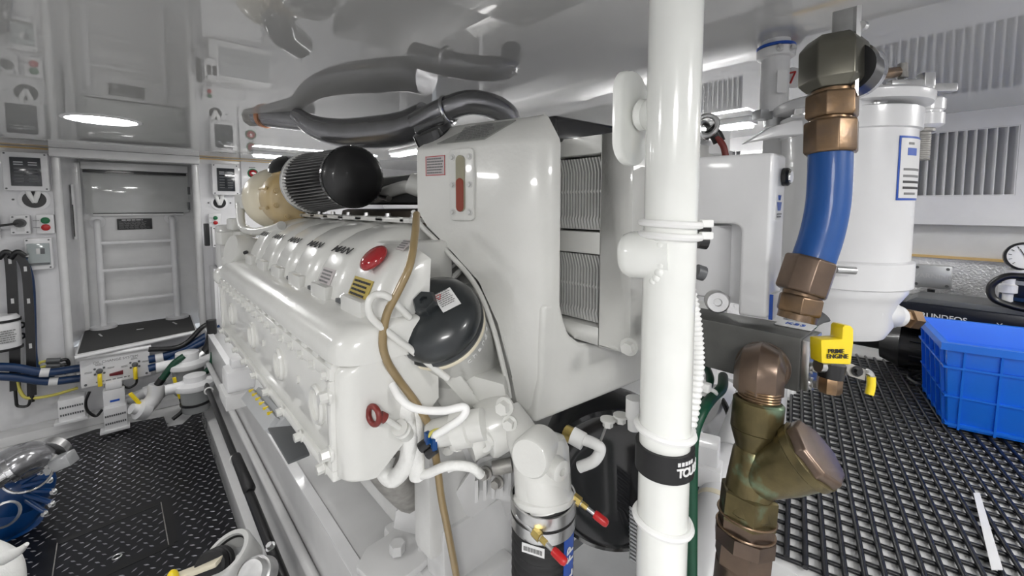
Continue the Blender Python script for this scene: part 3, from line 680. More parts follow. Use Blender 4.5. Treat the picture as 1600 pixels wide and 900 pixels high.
def sticker(c, n, up, wd, ht, m, rows, ink, parent, name='sticker', border=None):
    n = V(n).normalized(); xd = V(up).cross(n).normalized(); yd = n.cross(xd); R = basis(xd, yd, n)
    o = G().box(V(c)+n*.0004, (wd,ht,.0008), R).build(name, m, parent)
    if border:
        g = G()
        for s in (-1,1): g.box(V(c)+n*.001+xd*(s*(wd/2-.001)), (.0012,ht,.0006), R); g.box(V(c)+n*.001+yd*(s*(ht/2-.001)), (wd,.0012,.0006), R)
        g.build('border', border, o)
    if rows: lines(V(c)+n*.0009, xd, yd, wd*.84, ht*.84, rows, ink, o)
    return o
sticker((.2675,YC[0],1.318), (-.93,0,.42), (0,0,1), .072, .034, 'labelgold', 4, 'ink', E)
sticker((.2675,YC[1],1.318), (-.93,0,.42), (0,0,1), .062, .032, 'labelpink', 4, 'inkgrey', E)
sticker((.322,YC[0]-.045,1.388), LN, (.75,0,.66), .026, .022, 'labelpink', 4, 'inkgrey', E)
# slotted rail over the covers
g = G(); ry0, ry1, RX, RZ = .77, 1.46, .425, 1.42
g.bb((RX-.022,ry0,RZ-.004), (RX-.014,ry1,RZ+.006)).bb((RX+.014,ry0,RZ-.004), (RX+.022,ry1,RZ+.006))
for i in range(7): y = ry0+i*(ry1-ry0)/6; g.bb((RX-.022,y-.02,RZ-.004), (RX+.022,y+.02,RZ+.006))
g.build('slotted_rail', 'engine', E, bevel=.003)
for i in range(7): bolt((RX,ry0+i*(ry1-ry0)/6,RZ+.006), UP, .006, .008, 'steel', E)
# valley: intake duct and pipes
G().bb((.56,.80,1.36), (.98,1.55,1.44)).build('valley_cover', 'brown', E, bevel=.02)
G().bb((.60,.86,1.455), (.95,1.70,1.545)).build('intake_duct', 'darkgrey', E, bevel=.025)
G().tube([P(585,308,1.25), P(615,297,1.2), P(640,292,1.15), P(665,300,1.1)], .018, n=14).build('coolant_pipe', 'engine', E)
G().cyl(P(640,286,1.12), P(662,294,1.12), .028, n=18).build('pipe_coupling', 'engine', E)
G().cyl(P(596,306,1.22), P(608,310,1.2), .010, n=12).build('vent_screw', 'steel', E)
# air filter
fx, fz = .42, EYE+.073
c0 = V((fx,1.055,fz)); ax = V((0.03,1,0)).normalized()
af = G(); N = 56; rs = []
Lf = .335
def fr(t): return .073+.016*t
for t, k in ((0,1),(1,1)):
    rs.append([c0+ax*(.012+t*Lf)+(V((1,0,0))*math.cos(2*math.pi*i/(2*N))+UP*math.sin(2*math.pi*i/(2*N)))*(fr(t)*(1.0 if i % 2 else .93)) for i in range(2*N)])
flt = af.rings(rs).build('air_filter', 'rubber', E, ang=10)
G().lathe(c0, ax, [(0,-.012),(.052,-.0115),(.058,-.008),(.066,-.004),(.076,.004),(.078,.012),(.077,.026),(.072,.03)], n=56).build('end_cap', 'black', flt)
for i in range(44):
    a = 2*math.pi*i/44; d = V((1,0,0))*math.cos(a)+UP*math.sin(a); 
    if i == 0:
        s = G().box((0,0,0), (.0028,.014,.009)).build('knurl', 'blackgloss', flt); kme = s.data; s.location = c0+ax*.014+d*.0775; s.rotation_euler = (0,-a,0)
    else: link('knurl', kme, None, flt, c0+ax*.014+d*.0775, (0,-a,0))
me = None
for i in range(N):   # pleats
    a = 2*math.pi*(i+.5)/N; d = V((1,0,0))*math.cos(a)+UP*math.sin(a); p = c0+ax*(.012+Lf/2)+d*.0815
    if me is None: s = G().box((0,0,0), (.0032,Lf-.03,.0018), Matrix.Rotation(-math.atan(.016/Lf),3,'Z')).build('pleat', 'pleat', flt); me = s.data; s.location = p; s.rotation_euler = (0,-a,0)
    else: link('pleat', me, None, flt, p, (0,-a,0))
bc = c0+ax*(Lf+.01)
G().lathe(bc, ax, [(.085,-.01),(.094,-.005),(.094,.02),(.08,.03),(.07,.05)], n=40).build('filter_base', 'engine', flt)
G().torus(bc+ax*.008, ax, .0945, .003, n=40, m=6).build('hose_clamp', 'steel', flt)
# turbocharger
tc = V((.40,1.56,1.475))
tb = G().lathe(tc+V((0,-.07,0)), (0,1,0), [(.05,-.02),(.074,-.015),(.087,.0),(.094,.04),(.091,.075),(.075,.10),(.05,.12)], n=40).build('turbo_volute', 'gold', E)
G().lathe(tc+V((-.02,.03,.0)), (0,1,0), [(.06,-.02),(.088,0),(.105,.05),(.10,.10),(.07,.14),(.03,.15)], n=36).build('turbine_housing', 'cream', E)
for i in range(9):
    a = 2*math.pi*i/9; d = V((math.cos(a),0,math.sin(a))); bolt(tc+V((0,-.085,0))+d*.066, (0,-1,0), .006, .01, 'gold', tb)
    G().box(tc+V((0,-.03,0))+d*.092, (.008,.09,.010), Matrix.Rotation(-a,3,'Y')).build('volute_rib', 'gold', tb, bevel=.002)
G().tube([tc+V((.0,.06,.05)), tc+V((.0,.06,.088)), tc+V((.03,.12,.105)), tc+V((.10,.2,.105))], .052, n=22).build('rubber_elbow', 'blackgloss', E)
G().torus(tc+V((0,.06,.072)), (0,.1,1), .053, .004, n=30, m=6).build('elbow_clamp', 'steel', E)
# far end pipework
G().tube([P(375,318,1.45), P(378,352,1.42), P(395,362,1.38), P(425,358,1.3), P(440,352,1.25)], .013, n=12).build('lifting_bar', 'engine', E)
G().box(P(380,315,1.45), (.03,.06,.05), rotz(.3)).build('bar_bracket', 'engine', E, bevel=.006)
G().lathe(P(376,392,1.36), (-1,-.25,.25), [(0,.03),(.045,.03),(.05,.02),(.05,-.05)], n=28).build('round_cover', 'engine', E)
G().cyl(P(385,394,1.33), P(383,395,1.32), .006, n=10).build('plug', 'black', E)
for px, py, s in ((352,372,.045), (368,350,.04), (360,410,.04), (382,372,.05)):
    G().box(P(px,py,1.45), (s,s*1.3,s), rotz(.2)).build('end_fitting', 'engine', E, bevel=.008)
G().box(P(365,385,1.55), (.10,.10,.16)).build('end_housing', 'engine2', E, bevel=.015)
G().sphere(P(356,430,1.38), .04, sc=(1,1.2,.9)).build('end_bulge', 'engine', E)
# dark exhaust ducting under the ceiling
G().tube([P(462,178,1.62), P(492,198,1.60), P(535,208,1.58), P(585,207,1.55), P(634,200,1.5), P(668,186,1.46)], .05, n=26, rad=lambda f: .026+.034*math.sin(min(1,f*1.5)*math.pi/2)).build('exhaust_elbow', 'darkpipe', E)
G().cyl(P(404,180,1.75), P(480,188,1.68), .044, n=26).build('exhaust_sleeve', 'darkpipe', E)
G().cyl(P(412,181,1.74), P(417,182,1.735), .048, n=26).build('copper_ring', 'copper', E)
G().cyl(P(390,181,1.76), P(405,181,1.75), .042, n=8).build('end_nut', 'castiron', E)
G().tube([P(650,196,1.36), P(690,174,1.32), P(740,160,1.30), P(790,178,1.36), P(800,215,1.42)], .05, n=24, rad=lambda f: .038).build('exhaust_duct', 'darkpipe', E)
G().torus(P(700,172,1.31), P(730,160,1.28)-P(690,176,1.32), .042, .006, n=28, m=8).build('duct_band', 'chrome', E)
# ---------------------------------------------------------------- expansion tank
TA, TB = V((.421,.763,0)), V((.500,.500,0)); dAB = (TA-TB).normalized(); inn = V((dAB.y,-dAB.x,0))
if inn.x < 0: inn = -inn
lev = [(1.614,.215,.066), (1.611,.225,.056), (1.606,.232,.047), (1.566,.272,.004), (1.556,.275,0), (1.44,.275,0), (1.41,.250,0), (1.373,.20,0), (1.312,.126,0), (1.24,.085,0), (1.147,.055,0), (1.10,.045,.004), (1.078,.035,.015)]
rs = []
for z, t, o in lev:
    b1 = min(.075, t*.8); r = []
    r.append(TB+dAB*t+inn*(.10+o*.3)); r.append(TB+dAB*(t-.004)+inn*(.012+o)); r.append(TB+dAB*(t-.012)+inn*o)
    s0 = TB+dAB*b1+inn*o; s2 = V((.556,.492+o*.6,0)); s1 = TB+V((.006,-.006,0))+inn*o*.9+V((0,o*.5,0))
    for k in range(9):
        f = k/8; r.append(s0*(1-f)**2+s1*2*f*(1-f)+s2*f*f)
    r.append(V((.564,.502+o*.6,0))); r.append(V((.566,.80,0)))
    rs.append([V((p.x,p.y,z)) for p in r])
TK = G().rings(rs).build('expansion_tank', 'engine', E, ang=40)
pts = [V((x,0,z)) for x, z in [(.505,1.072), (.72,1.083), (.90,1.095), (.90,1.182), (.70,1.184), (.640,1.188), (.605,1.198), (.580,1.218), (.568,1.25), (.560,1.28), (.52,1.28), (.515,1.16)]]
G().prism([V((p.x,.500-(p.x-.505)*.16,p.z)) for p in pts], (0,.40,0)).build('tank_foot', 'engine', TK, bevel=.010, seg=3, ang=45)
# lip along the lower left edge
lip = [TB+dAB*t+V((0,0,z))-inn*.002 for z, t in ((1.44,.274),(1.41,.250),(1.373,.20),(1.312,.126),(1.24,.085),(1.147,.055),(1.11,.047))]
G().tube(lip, .005, n=8).build('edge_lip', 'engine', TK)
def onface(px, py, out=0.0):   # a point on the sight-glass face
    r = ray(px, py); o = TB-inn*out; nrm = inn; tt = (o-CAM).dot(nrm)/r.dot(nrm); return CAM+r*tt
fxd = -dAB; fn = -inn
c = onface(724,289); sgp = G()
w2, h2 = .030, .064
def rrect(c, xd, yd, w, h, r, n=5):
    out = []
    for sx, sy, a0 in ((1,1,0),(-1,1,90),(-1,-1,180),(1,-1,270)):
        for k in range(n+1):
            a = math.radians(a0+90*k/n); out.append(V(c)+V(xd)*(sx*(w-r)+r*math.cos(a))+V(yd)*(sy*(h-r)+r*math.sin(a)))
    return out
SG = G().prism(rrect(c, fxd, UP, .0275, .0655, .008), fn*.007).build('sight_glass_plate', 'engine', TK, bevel=.002)
G().prism(rrect(c+fn*.006+V((0,0,.002)), fxd, UP, .0095, .0515, .0095), fn*.0045).build('sight_glass', 'coolantglass', SG)
G().prism(rrect(c+fn*.0075+V((0,0,-.0185)), fxd, UP, .0085, .0305, .0085), fn*.004).build('coolant', 'coolant', SG)
for sx in (-1,1):
    for z in (.05,.0,-.05): bolt(c+fxd*(sx*.0195)+V((0,0,z))+fn*.0065, fn, .0042, .006, 'engine2', SG)
c = onface(680.5,259); sticker(c, fn, UP, .049, .0375, 'labelpink', 6, 'inkgrey', TK, border='inkred')
# nameplate on the slanted top
a1, a2, a3, a4 = onface(699,224), onface(767,219), None, None
nslope = V(fn)*.55+UP*.83
q0 = TB+dAB*.215+inn*.006+V((0,0,1.568)); q1 = TB+dAB*.105+inn*.006+V((0,0,1.568)); q2 = TB+dAB*.062+inn*.045+V((0,0,1.604)); q3 = TB+dAB*.150+inn*.045+V((0,0,1.604))
nn = (q1-q0).cross(q3-q0).normalized()
if nn.z < 0: nn = -nn
NP = G().prism([q0+nn*.0005, q1+nn*.0005, q2+nn*.0005, q3+nn*.0005], nn*.0018).build('nameplate', 'labelgrey', TK)
lines((q0+q1+q2+q3)/4+nn*.0024, (q1-q0), (nn.cross((q1-q0).normalized())), .080, .045, 8, 'inkgrey', NP, thick=.45)
# filler cap
cc = TB+dAB*.258+inn*.040+V((0,0,1.602)); cn = (UP*.80-RGT*.35-FWD*.35).normalized()
CP = G().lathe(cc, cn, [(0,-.02),(.040,-.02),(.041,-.008),(.0395,.006),(.030,.010),(0,.011)], n=40).build('filler_cap', 'blackgloss', TK)
cd_ = (RGT*.85+UP*.25); cd_ = (cd_-cn*cd_.dot(cn)).normalized()
G().box(cc+cn*.014, (.064,.016,.016), basis(cd_, cn.cross(cd_), cn)).build('grip', 'blackgloss', CP, bevel=.005)
G().lathe(cc, cn, [(.030,-.05),(.043,-.045),(.045,-.02),(.040,-.018)], n=36).build('filler_neck', 'engine', TK)
# ---------------------------------------------------------------- charge air cooler
CX, CY0, CY1, CZ0, CZ1 = .625, .392, 1.10, 1.195, 1.577
wy0, wy1 = .457, .57
g = G()
g.bb((CX,CY0,CZ0), (1.04,wy0,CZ1)); g.bb((CX,wy1,CZ0), (1.04,CY1,CZ1)); g.bb((CX,wy0,1.545), (1.04,wy1,CZ1)); g.bb((CX,wy0,CZ0), (1.04,wy1,1.228)); g.bb((CX+.002,wy0,1.362), (1.04,wy1,1.402)); g.bb((CX+.07,wy0,CZ0), (1.04,wy1,CZ1))
CC = G().bb((CX+.006,CY0+.004,CZ0), (1.04,CY0+.06,CZ1)).build('charge_air_cooler', 'engine', E, bevel=.012, seg=3)
g.build('cooler_frame', 'engine', CC, bevel=.0015)
me = None
for (za, zb) in ((1.406,1.540), (1.232,1.358)):
    me = None; zm = (za+zb)/2; hh = zb-za
    for i in range(15):
        y = wy0+.004+i*(wy1-wy0-.006)/15
        if me is None:
            q = [(0,0,za), (0,.006,za+.0), (0,.009,za+hh*.14), (0,.006,za+hh*.20), (0,.006,za+hh*.50), (0,.0095,za+hh*.53), (0,.0065,za+hh*.56), (0,.006,za+hh*.80), (0,.010,zb-.01), (0,.014,zb), (0,.0105,zb), (0,.0065,zb-.012), (0,.0035,za+hh*.80), (0,.0035,za+hh*.2), (0,.005,za+hh*.14)]
            s = G().prism(q, (.05,0,0)).build('fin', 'fin', CC); me = s.data; s.location = (CX+.014,y,0)
        else: link('fin', me, None, CC, (CX+.014,y,0))
G().bb((CX+.062,wy0,1.23), (CX+.069,wy1,1.545)).build('core_back', 'blackgloss', CC)
bolt(P(984,541,.70), (-1,-.25,0), .0105, .018, 'engine', CC)
q = [P(870,180,.80), P(1006,206,.70), P(1030,212,.72), P(960,170,1.0), P(880,166,1.0)]
q = [P(868,179,.80), P(1012,206,.98), P(1012,219,.98), P(868,222,.80)]
G().prism(q, (-.02,.30,0)).build('cooler_lid', 'blackgloss', E, bevel=.008, seg=3)
# ---------------------------------------------------------------- engine front end
G().bb((.375,.640,.80), (1.10,.70,1.27)).build('front_plate', 'engine2', E, bevel=.012)
# oil filter
oc = P(686,505,.70); oa = (UP*.64 - RGT*.17 - FWD*.72).normalized()
OS = 1.12
OF = G().lathe(oc, oa, [(.073,-.20),(.073,-.012),(.075,-.008),(.075,.0),(.070,.002)], n=48).build('oil_filter', 'engine', E)
DM = G().lathe(oc, oa, [(.068,-.004),(.0755,-.002),(.0765,.004),(.073,.008),(.0745,.011),(.0745,.020),(.070,.033),(.057,.043),(.040,.049),(.018,.052),(0,.0525)], n=56).build('dome_lid', 'dome', OF)
nu = oc+oa*.050 - RGT*.004 + UPV*.004
G().lathe(nu, oa, [(.020,-.008),(.020,.012),(.017,.017),(.007,.017),(.006,.012),(0,.012)], n=6).build('lid_nut', 'dome', DM, ang=30)
G().lathe(oc, oa, [(.0732,-.012),(.0765,-.011),(.0765,-.005),(.075,-.003)], n=48).build('rim_band', 'cream', OF)
tr0 = RGT*.026+UPV*.014; tr0 = tr0-oa*tr0.dot(oa); tn = (oa+tr0.normalized()*.2).normalized(); tpos = oc+oa*.0510+tr0
tx = (RGT*.42-UPV*.9); tx = (tx-tn*tx.dot(tn)).normalized()
ts = G().box(tpos+tn*.0015, (.037,.031,.0012), basis(tx, tn.cross(tx), tn)).build('warning_tag', 'label', DM)
lines(tpos+tn*.0024-tx*.004, tn.cross(tx), -tx, .026, .030, 8, 'inkgrey', ts, thick=.35)
g = G(); q = tpos+tn*.003-tx*.011-tn.cross(tx)*.009
for a in range(3):
    d0 = tx*math.cos(2.09*a)+tn.cross(tx)*math.sin(2.09*a); d1 = tx*math.cos(2.09*(a+1))+tn.cross(tx)*math.sin(2.09*(a+1)); g.tube([q+d0*.006, q+d1*.006], .0007, smooth=False, n=6)
g.build('warning_triangle', 'inkred', ts)
ld = (RGT*.5-FWD*.8-UPV*.1); ld = (ld-oa*ld.dot(oa)).normalized()
for i, ch in enumerate('change'):
    a = (i-2.5)*.17+.35; side = oa.cross(ld).normalized(); dr = ld*math.cos(a)+side*math.sin(a)
    if (side).dot(RGT) < 0: dr = ld*math.cos(a)-side*math.sin(a)
    xd = oa.cross(dr)*-1
    if xd.dot(RGT) < 0: xd = -xd
    txt(ch, oc+dr*.0732-oa*.030, xd, oa, .013, 'inkwhite', OF, 'embossed_letter')
# housing under the filter and front castings
G().tube([oc-oa*.16, oc-oa*.22+V((0,.02,0)), oc-oa*.30+V((.02,.06,-.02))], .07, n=28, rad=lambda f: .066+.02*f).build('filter_housing', 'engine2', E)
G().prism([P(650,590,.74), P(735,585,.72), P(790,600,.70), P(800,680,.70), P(760,690,.72), P(690,640,.75)], FWD*.10).build('timing_cover', 'engine', E, bevel=.012)
bolt(P(668,612,.715), -FWD+RGT*-.3, .0125, .016, 'engine', E)
for px, py in ((640,590), (700,700)): bolt(P(px,py,.73), -FWD, .008, .012, 'engine', E)
# lifting eye
pts = [P(x,y,d) for x, y, d in ((668,545,.66), (618,500,.64), (590,480,.63), (581,474,.625))]
LE = G()
ctr = [(700,592,.66), (655,556,.645), (610,522,.615), (584,500,.60), (576,484,.595), (577,470,.595), (586,461,.60), (600,461,.605), (614,470,.615), (640,496,.64)]
LE.tube([P(*c) for c in ctr], .0055, n=12); le = LE.build('lifting_eye', 'engine', E)
G().prism([P(628,512,.66), P(640,500,.66), P(700,560,.69), P(750,630,.71), P(735,640,.71), P(672,572,.68)], FWD*.010).build('eye_plate', 'engine', le, bevel=.003)
# diagonal tray and pipes behind the eye
G().prism([P(630,468,.80), P(688,404,.84), P(706,410,.83), P(645,478,.79)], UPV*-.012).build('cable_tray', 'engine', E, bevel=.002)
for i in range(4): G().tube([P(650+7*i,470+2*i,.80), P(690+6*i,424+3*i,.83), P(712+4*i,405+4*i,.86)], .007, n=8).build('injection_pipe', 'engine2' if i != 2 else 'steel', E)
# tan breather hose
G().tube([P(651,335,.72), P(648,370,.66), P(640,415,.625), P(622,455,.615), P(604,492,.61), P(598,535,.61), P(605,565,.62), P(624,595,.64), P(650,630,.66), P(672,670,.67), P(682,720,.68), P(690,780,.70), P(700,830,.72), P(714,905,.75), P(722,960,.77), P(740,1150,.80)], .0062, n=12).build('breather_hose', 'tan', E)
# wrapped cable looms
def loom(pts, r, m='wrap', name='cable_loom', n=12): return G().tube([P(*p) for p in pts], r, n=n).build(name, m, E)
loom([(598,520,.68), (606,560,.67), (622,610,.66), (634,650,.655), (640,690,.66), (634,725,.67), (615,748,.68), (600,735,.69), (606,712,.70)], .0135)
loom([(640,560,.71), (645,600,.69), (648,650,.67), (650,700,.67), (652,745,.68)], .013)
loom([(612,600,.63), (625,622,.62), (648,638,.615), (690,642,.61), (725,636,.61), (724,650,.61), (700,668,.62), (680,680,.63)], .0058, 'whiteplastic')
loom([(650,690,.66), (612,690,.69), (600,708,.71)], .014)
loom([(650,742,.68), (668,740,.67), (700,728,.66), (735,730,.67), (752,742,.68)], .0075)
G().prism([P(585,515,.62), P(600,505,.62), P(612,600,.64), P(603,606,.64), P(590,560,.63)], FWD*.012).build('loom_tray', 'engine', E, bevel=.003)
# round sensors and connectors
G().lathe(P(690,675,.665), P(725,668,.66)-P(690,675,.665), [(0,-.02),(.020,-.02),(.022,-.01),(.022,.02),(.030,.022),(.030,.045),(.024,.047),(.024,.07)], n=28).build('pressure_sensor', 'engine', E)
G().cyl(P(720,660,.68), P(712,700,.68), .012, n=14).build('sensor_stub', 'engine', E)
for i, (px, py) in enumerate(((664,694), (674,704))):
    G().cyl(P(px-7,py+6,.65), P(px+6,py-4,.65), .0085, n=12).build('connector', 'black', E); G().box(P(px+4,py-10,.645), (.008,.008,.018)).build('connector_tab', 'blue', E, bevel=.001)
G().tube([P(667,686,.645), P(676,674,.64), P(692,670,.63)], .0025, n=8).build('yellow_wire', 'yellowwire', E)
G().tube([P(680,690,.645), P(690,672,.64), P(704,662,.63), P(718,650,.62)], .0025, n=8).build('white_wire', 'whiteplastic', E)
# red ring dipstick
rc = P(584,649,.60); dk = thing('dipstick', 'oil dipstick with a red ring handle on the engine front', 'dipstick', rc)
G().torus(rc, -FWD-RGT*.75, .0125, .0042, n=28, m=10).build('ring_handle', 'redbrown', dk)
G().cyl(P(594,650,.603), P(602,654,.607), .0075, n=14).build('ring_neck', 'redbrown', dk)
G().cyl(P(600,653,.605), P(624,668,.63), .0042, n=10).build('rod', 'engine', dk)
G().lathe(P(624,668,.63), P(634,676,.65)-P(624,668,.63), [(.012,0),(.012,.006),(.009,.007),(.013,.012),(.013,.03)], n=20).build('guide_tube', 'engine', dk)
# coolant pump body with bosses left of the hose
wp = P(765,670,.71)
G().lathe(P(800,650,.72), P(735,685,.69)-P(800,650,.72), [(.046,0),(.046,.05),(.043,.056),(.034,.058),(.034,.085)], n=36).build('pump_body', 'engine', E)
G().lathe(P(752,690,.665), -FWD*.8-UPV*.3-RGT*.3, [(.020,-.03),(.021,.0),(.018,.004),(.0095,.004),(.009,-.002),(0,-.002)], n=28).build('pump_boss', 'engine', E)
bolt(P(790,634,.665), -FWD-RGT*.5, .0105, .017, 'engine', E); bolt(P(797,660,.66), -FWD-RGT*.3, .0085, .014, 'engine', E)
G().cyl(P(740,655,.70), P(735,668,.70), .018, n=20).build('boss', 'engine', E)
# outlet elbow
G().tube([P(795,640,.70), P(812,672,.68), P(830,710,.66), P(847,755,.645), P(852,775,.645)], .04, n=30, rad=lambda f: .020+.022*f).build('outlet_arm', 'engine', E)
G().lathe(P(849,776,.65), (P(846,720,.66)-P(849,776,.65)), [(.046,-.006),(.0475,-.003),(.0475,.003),(.044,.006),(.044,.07),(.038,.085),(.0,.10)], n=40).build('outlet_elbow', 'engine', E)
G().lathe(P(826,717,.612), -FWD*.85-RGT*.45, [(.030,-.05),(.030,-.004),(.027,.0),(0,.0005)], n=36).build('blank_boss', 'engine', E)
G().lathe(P(878,737,.612), -FWD*.75+RGT*.6-UPV*.1, [(.017,-.04),(.016,.0),(.013,.002),(.006,.002),(.005,-.006),(0,-.006)], n=26).build('port_boss', 'engine', E)
# small white elbow and fittings right of the outlet
G().tube([P(898,684,.74), P(916,688,.73), P(934,696,.72), P(938,704,.72), P(928,720,.72), P(905,730,.73)], .0095, n=14).build('drain_elbow', 'whiteplastic', E)
G().cyl(P(894,680,.74), P(912,690,.73), .015, n=16).build('drain_union', 'whiteplastic', E)
G().cyl(P(884,676,.75), P(896,682,.74), .014, n=12).build('drain_nut', 'brass', E)
G().tube([P(950,655,.72), P(945,672,.72), P(938,690,.72)], .0025, n=6).build('vent_line', 'steel', E)
G().lathe(P(991,640,.70), -UP, [(.014,-.02),(.014,.012),(.011,.014),(.010,.034),(.006,.036)], n=16).build('drain_plug', 'whiteplastic', E)
for px, py in ((970,648), (950,654)): bolt(P(px,py,.72), -UP, .009, .014, 'engine', E)
# belt pulley, black
pc = P(962,752,.86)
PU = G().lathe(pc, (-.72,-.69,.05), [(0,-.12),(.150,-.12),(.152,-.01),(.146,.0),(.138,.002),(.13,-.004),(.07,-.008),(0,-.008)], n=72).build('pulley', 'blackgloss', E)
for i in range(14):
    q = P(994,800+i*6,.80); G().box(q, (.030,.006,.003), rotz(-YAW) @ Matrix.Rotation(.6,3,'Y')).build('grille_bar', 'grey', PU)
G().bb((.62,.66,.55), (1.15,.75,.80)).build('sump_front', 'darkgrey', E, bevel=.02)
# ---------------------------------------------------------------- mounting bracket
MB_ = thing('engine_mount', 'white welded engine mount bracket bolted to the engine bed', 'engine mount', P(640,880,.85))
fp = [P(560,872,.84), P(570,850,.85), P(600,835,.88), P(690,790,.97), P(742,765,1.0), P(755,790,.98), P(700,830,.92), P(640,880,.84), P(600,925,.80)]
zf = P(620,862,.85).z
def onz(px, py, z): return PZ(px,py,z)
foot = [onz(x,y,zf) for x, y in ((556,885), (572,855), (600,838), (660,795), (742,752), (775,770), (720,825), (660,880), (600,925))]
G().prism(foot, (0,0,-.016)).build('foot_plate', 'bracket', MB_, bevel=.004)
bolt(onz(621,866,zf), UP, .0155, .024, 'bracket', MB_, washer=False)
wt = onz(605,838,zf); 
dw = lambda y, a, b: a-(850-y)/160*(a-b)
G().prism([P(x,y,dw(y,.88,.80)) for x, y in ((614,826), (618,800), (722,690), (790,690), (726,775), (655,838))], (.012,.012,0)).build('web', 'bracket', MB_, bevel=.003)
G().prism([P(x,y,dw(y,.845,.76)) for x, y in ((650,872), (654,850), (750,716), (800,705), (796,765), (704,838))], (.012,.012,0)).build('web', 'bracket', MB_, bevel=.003)
G().prism([P(748,700,.84), P(800,720,.80), P(800,800,.86), P(760,830,.95), P(735,770,.92)], (.05,.03,0)).build('back_plate', 'bracket', MB_, bevel=.003)
G().bb((.385,.60,BZ), (.55,.86,zf-.017)).build('rubber_mount', 'bracket', MB_, bevel=.012)
for px, py in ((640,735), (690,745)): bolt(P(px,py,.86), -FWD, .008, .012, 'engine2', MB_)
# castings below the front: starter and rough cast bits seen between
G().tube([P(600,715,.80), P(622,745,.84), P(650,775,.90)], .04, n=16).build('starter_motor', 'castiron', E)
G().prism([P(745,735,.76), P(805,712,.74), P(806,790,.74), P(770,780,.76), P(740,760,.77)], FWD*.05).build('pump_bracket', 'bracket', E, bevel=.008)
for i in range(5): G().prism([P(742+13*i,752-4*i,.722), P(747+13*i,750-4*i,.722), P(747+13*i,785-3*i,.735), P(742+13*i,786-3*i,.735)], FWD*.03).build('cast_rib', 'bracket', E)
G().tube([P(700,735,.68), P(725,728,.68), P(752,742,.69)], .004, n=8).build('sensor_lead', 'whiteplastic', E)
G().cyl(P(770,732,.72), P(800,726,.72), .012, n=14).build('drain_boss', 'castiron', E)
for px, py in ((760,738), (778,752), (790,728)): bolt(P(px,py,.725), -FWD-RGT*.4, .008, .014, 'castiron', E)
G().bb((.40,.632,.62), (.98,.70,.85)).build('front_skirt', 'bracket', E, bevel=.012)
# ---------------------------------------------------------------- coolant hose with clamps
hz = P(849,770,.65); ch = thing('coolant_hose', 'black ribbed rubber coolant hose with steel clamp bands below the engine outlet', 'hose', P(847,1000,.68))
hb = P(846,960,.68); ha = (hb-hz).normalized(); rr = .0465
prof = [(rr-.004,0.0)]
for i in range(34):
    h = .006+i*.0155; prof += [(rr+.0008,h), (rr+.0022,h+.007), (rr,h+.0145)]
G().lathe(hz, ha, prof, n=44).build('hose', 'rubber', ch)
for h in (.002,.026): G().lathe(hz, ha, [(rr+.001,h-.001),(rr+.004,h-.001),(rr+.004,h+.018),(rr+.001,h+.018)], n=44, cap=False).build('clamp_band', 'steel', ch)
def onhose(a, h, r): 
    u = (-FWD-ha*(-FWD).dot(ha)).normalized(); s = (RGT-ha*RGT.dot(ha)).normalized(); return hz+ha*h+(u*math.cos(a)+s*math.sin(a))*(rr+r)
for (a, h) in ((-.15,.024), (1.35,.006)):
    q = onhose(a, h, .010); u = (RGT*.55-UPV*.22-FWD*.5).normalized()
    if a > 1: u = (RGT*.6-UPV*.3-FWD*.35).normalized()
    G().cyl(q-u*.045, q+u*.002, .0045, n=12).build('clamp_bolt', 'steel', ch); G().lathe(q, u, [(.0075,-.012),(.0075,.0),(.0045,.001),(.0045,.012)], n=6).build('clamp_nut', 'brass', ch)
    G().cyl(q+u*.01, q+u*.03, .0032, n=10).build('clamp_thread', 'steel', ch)
    G().lathe(q+u*.024, u, [(.0055,0),(.0062,.004),(.0062,.018),(.0045,.022),(0,.023)], n=16).build('red_cap', 'red', ch)
q = onhose(-.35,.052,.0045); u = (q-(hz+ha*.052)).normalized()
sticker(q, u, -ha, .034, .015, 'label', 1, 'inkgrey', ch, 'clamp_label')
g = G(); rs = []
for k in range(2): pass
st_a = (.62,.80,.98,1.16); rs = [[onhose(a,h,.0028) for a in st_a]+[onhose(a,h,.0015) for a in st_a[::-1]] for h in (.03,.22)]
G().rings(rs).build('blue_stripe', 'bluelabel', ch)
for i, c_ in enumerate('PF LINEL'):
    if c_ == ' ': continue
    q = onhose(.88,.066+i*.0145,.0032); u = (q-(hz+ha*(.066+i*.0145))).normalized(); txt(c_, q, -ha, u.cross(-ha), .016, 'inkwhite', ch, bold=.02)
# ---------------------------------------------------------------- bits standing on the engine bed
gb = thing('terminal_block', 'grey terminal block with yellow markings under the engine side cover', 'terminal block', (.25,1.05,1.0))
a = PX(392,618,.235); b = PX(432,668,.235)
for i in range(2):
    o = V((.018*i,-.012*i,.0)); G().tube([a+o, b+o], .026, n=4, smooth=False).build('block', 'grey', gb, bevel=.004)
for f in (.1,.25,.4,.55,.7,.85):
    p = a+(b-a)*f; G().box(p+V((-.004,0,.024)), (.012,.005,.006)).build('marker', 'yellow', gb)
tr = [PX(x,y,.25) for x, y in ((421,672), (450,722), (482,708), (450,655))]
tp = G().prism([PZ(x,y,.94) for x, y in ((418,668), (450,722), (484,708), (462,664))], (0,0,-.006)).build('drip_tray', 'darkgrey', bevel=.002); tag(tp, 'dark grey metal tray hanging below the engine side cover', 'tray')
t = thing('sensor_housing', 'white cubic sensor housing on a bracket at the far end of the engine', 'sensor', PX(372,610,.25))
c = PX(373,588,.25); G().box(c, (.085,.10,.075)).build('body', 'white', t, bevel=.014); G().box(c+V((0,0,.05)), (.045,.05,.03)).build('cap', 'white', t, bevel=.008)
G().box(c+V((.01,0,-.06)), (.12,.14,.05)).build('base', 'lightgrey', t, bevel=.005)
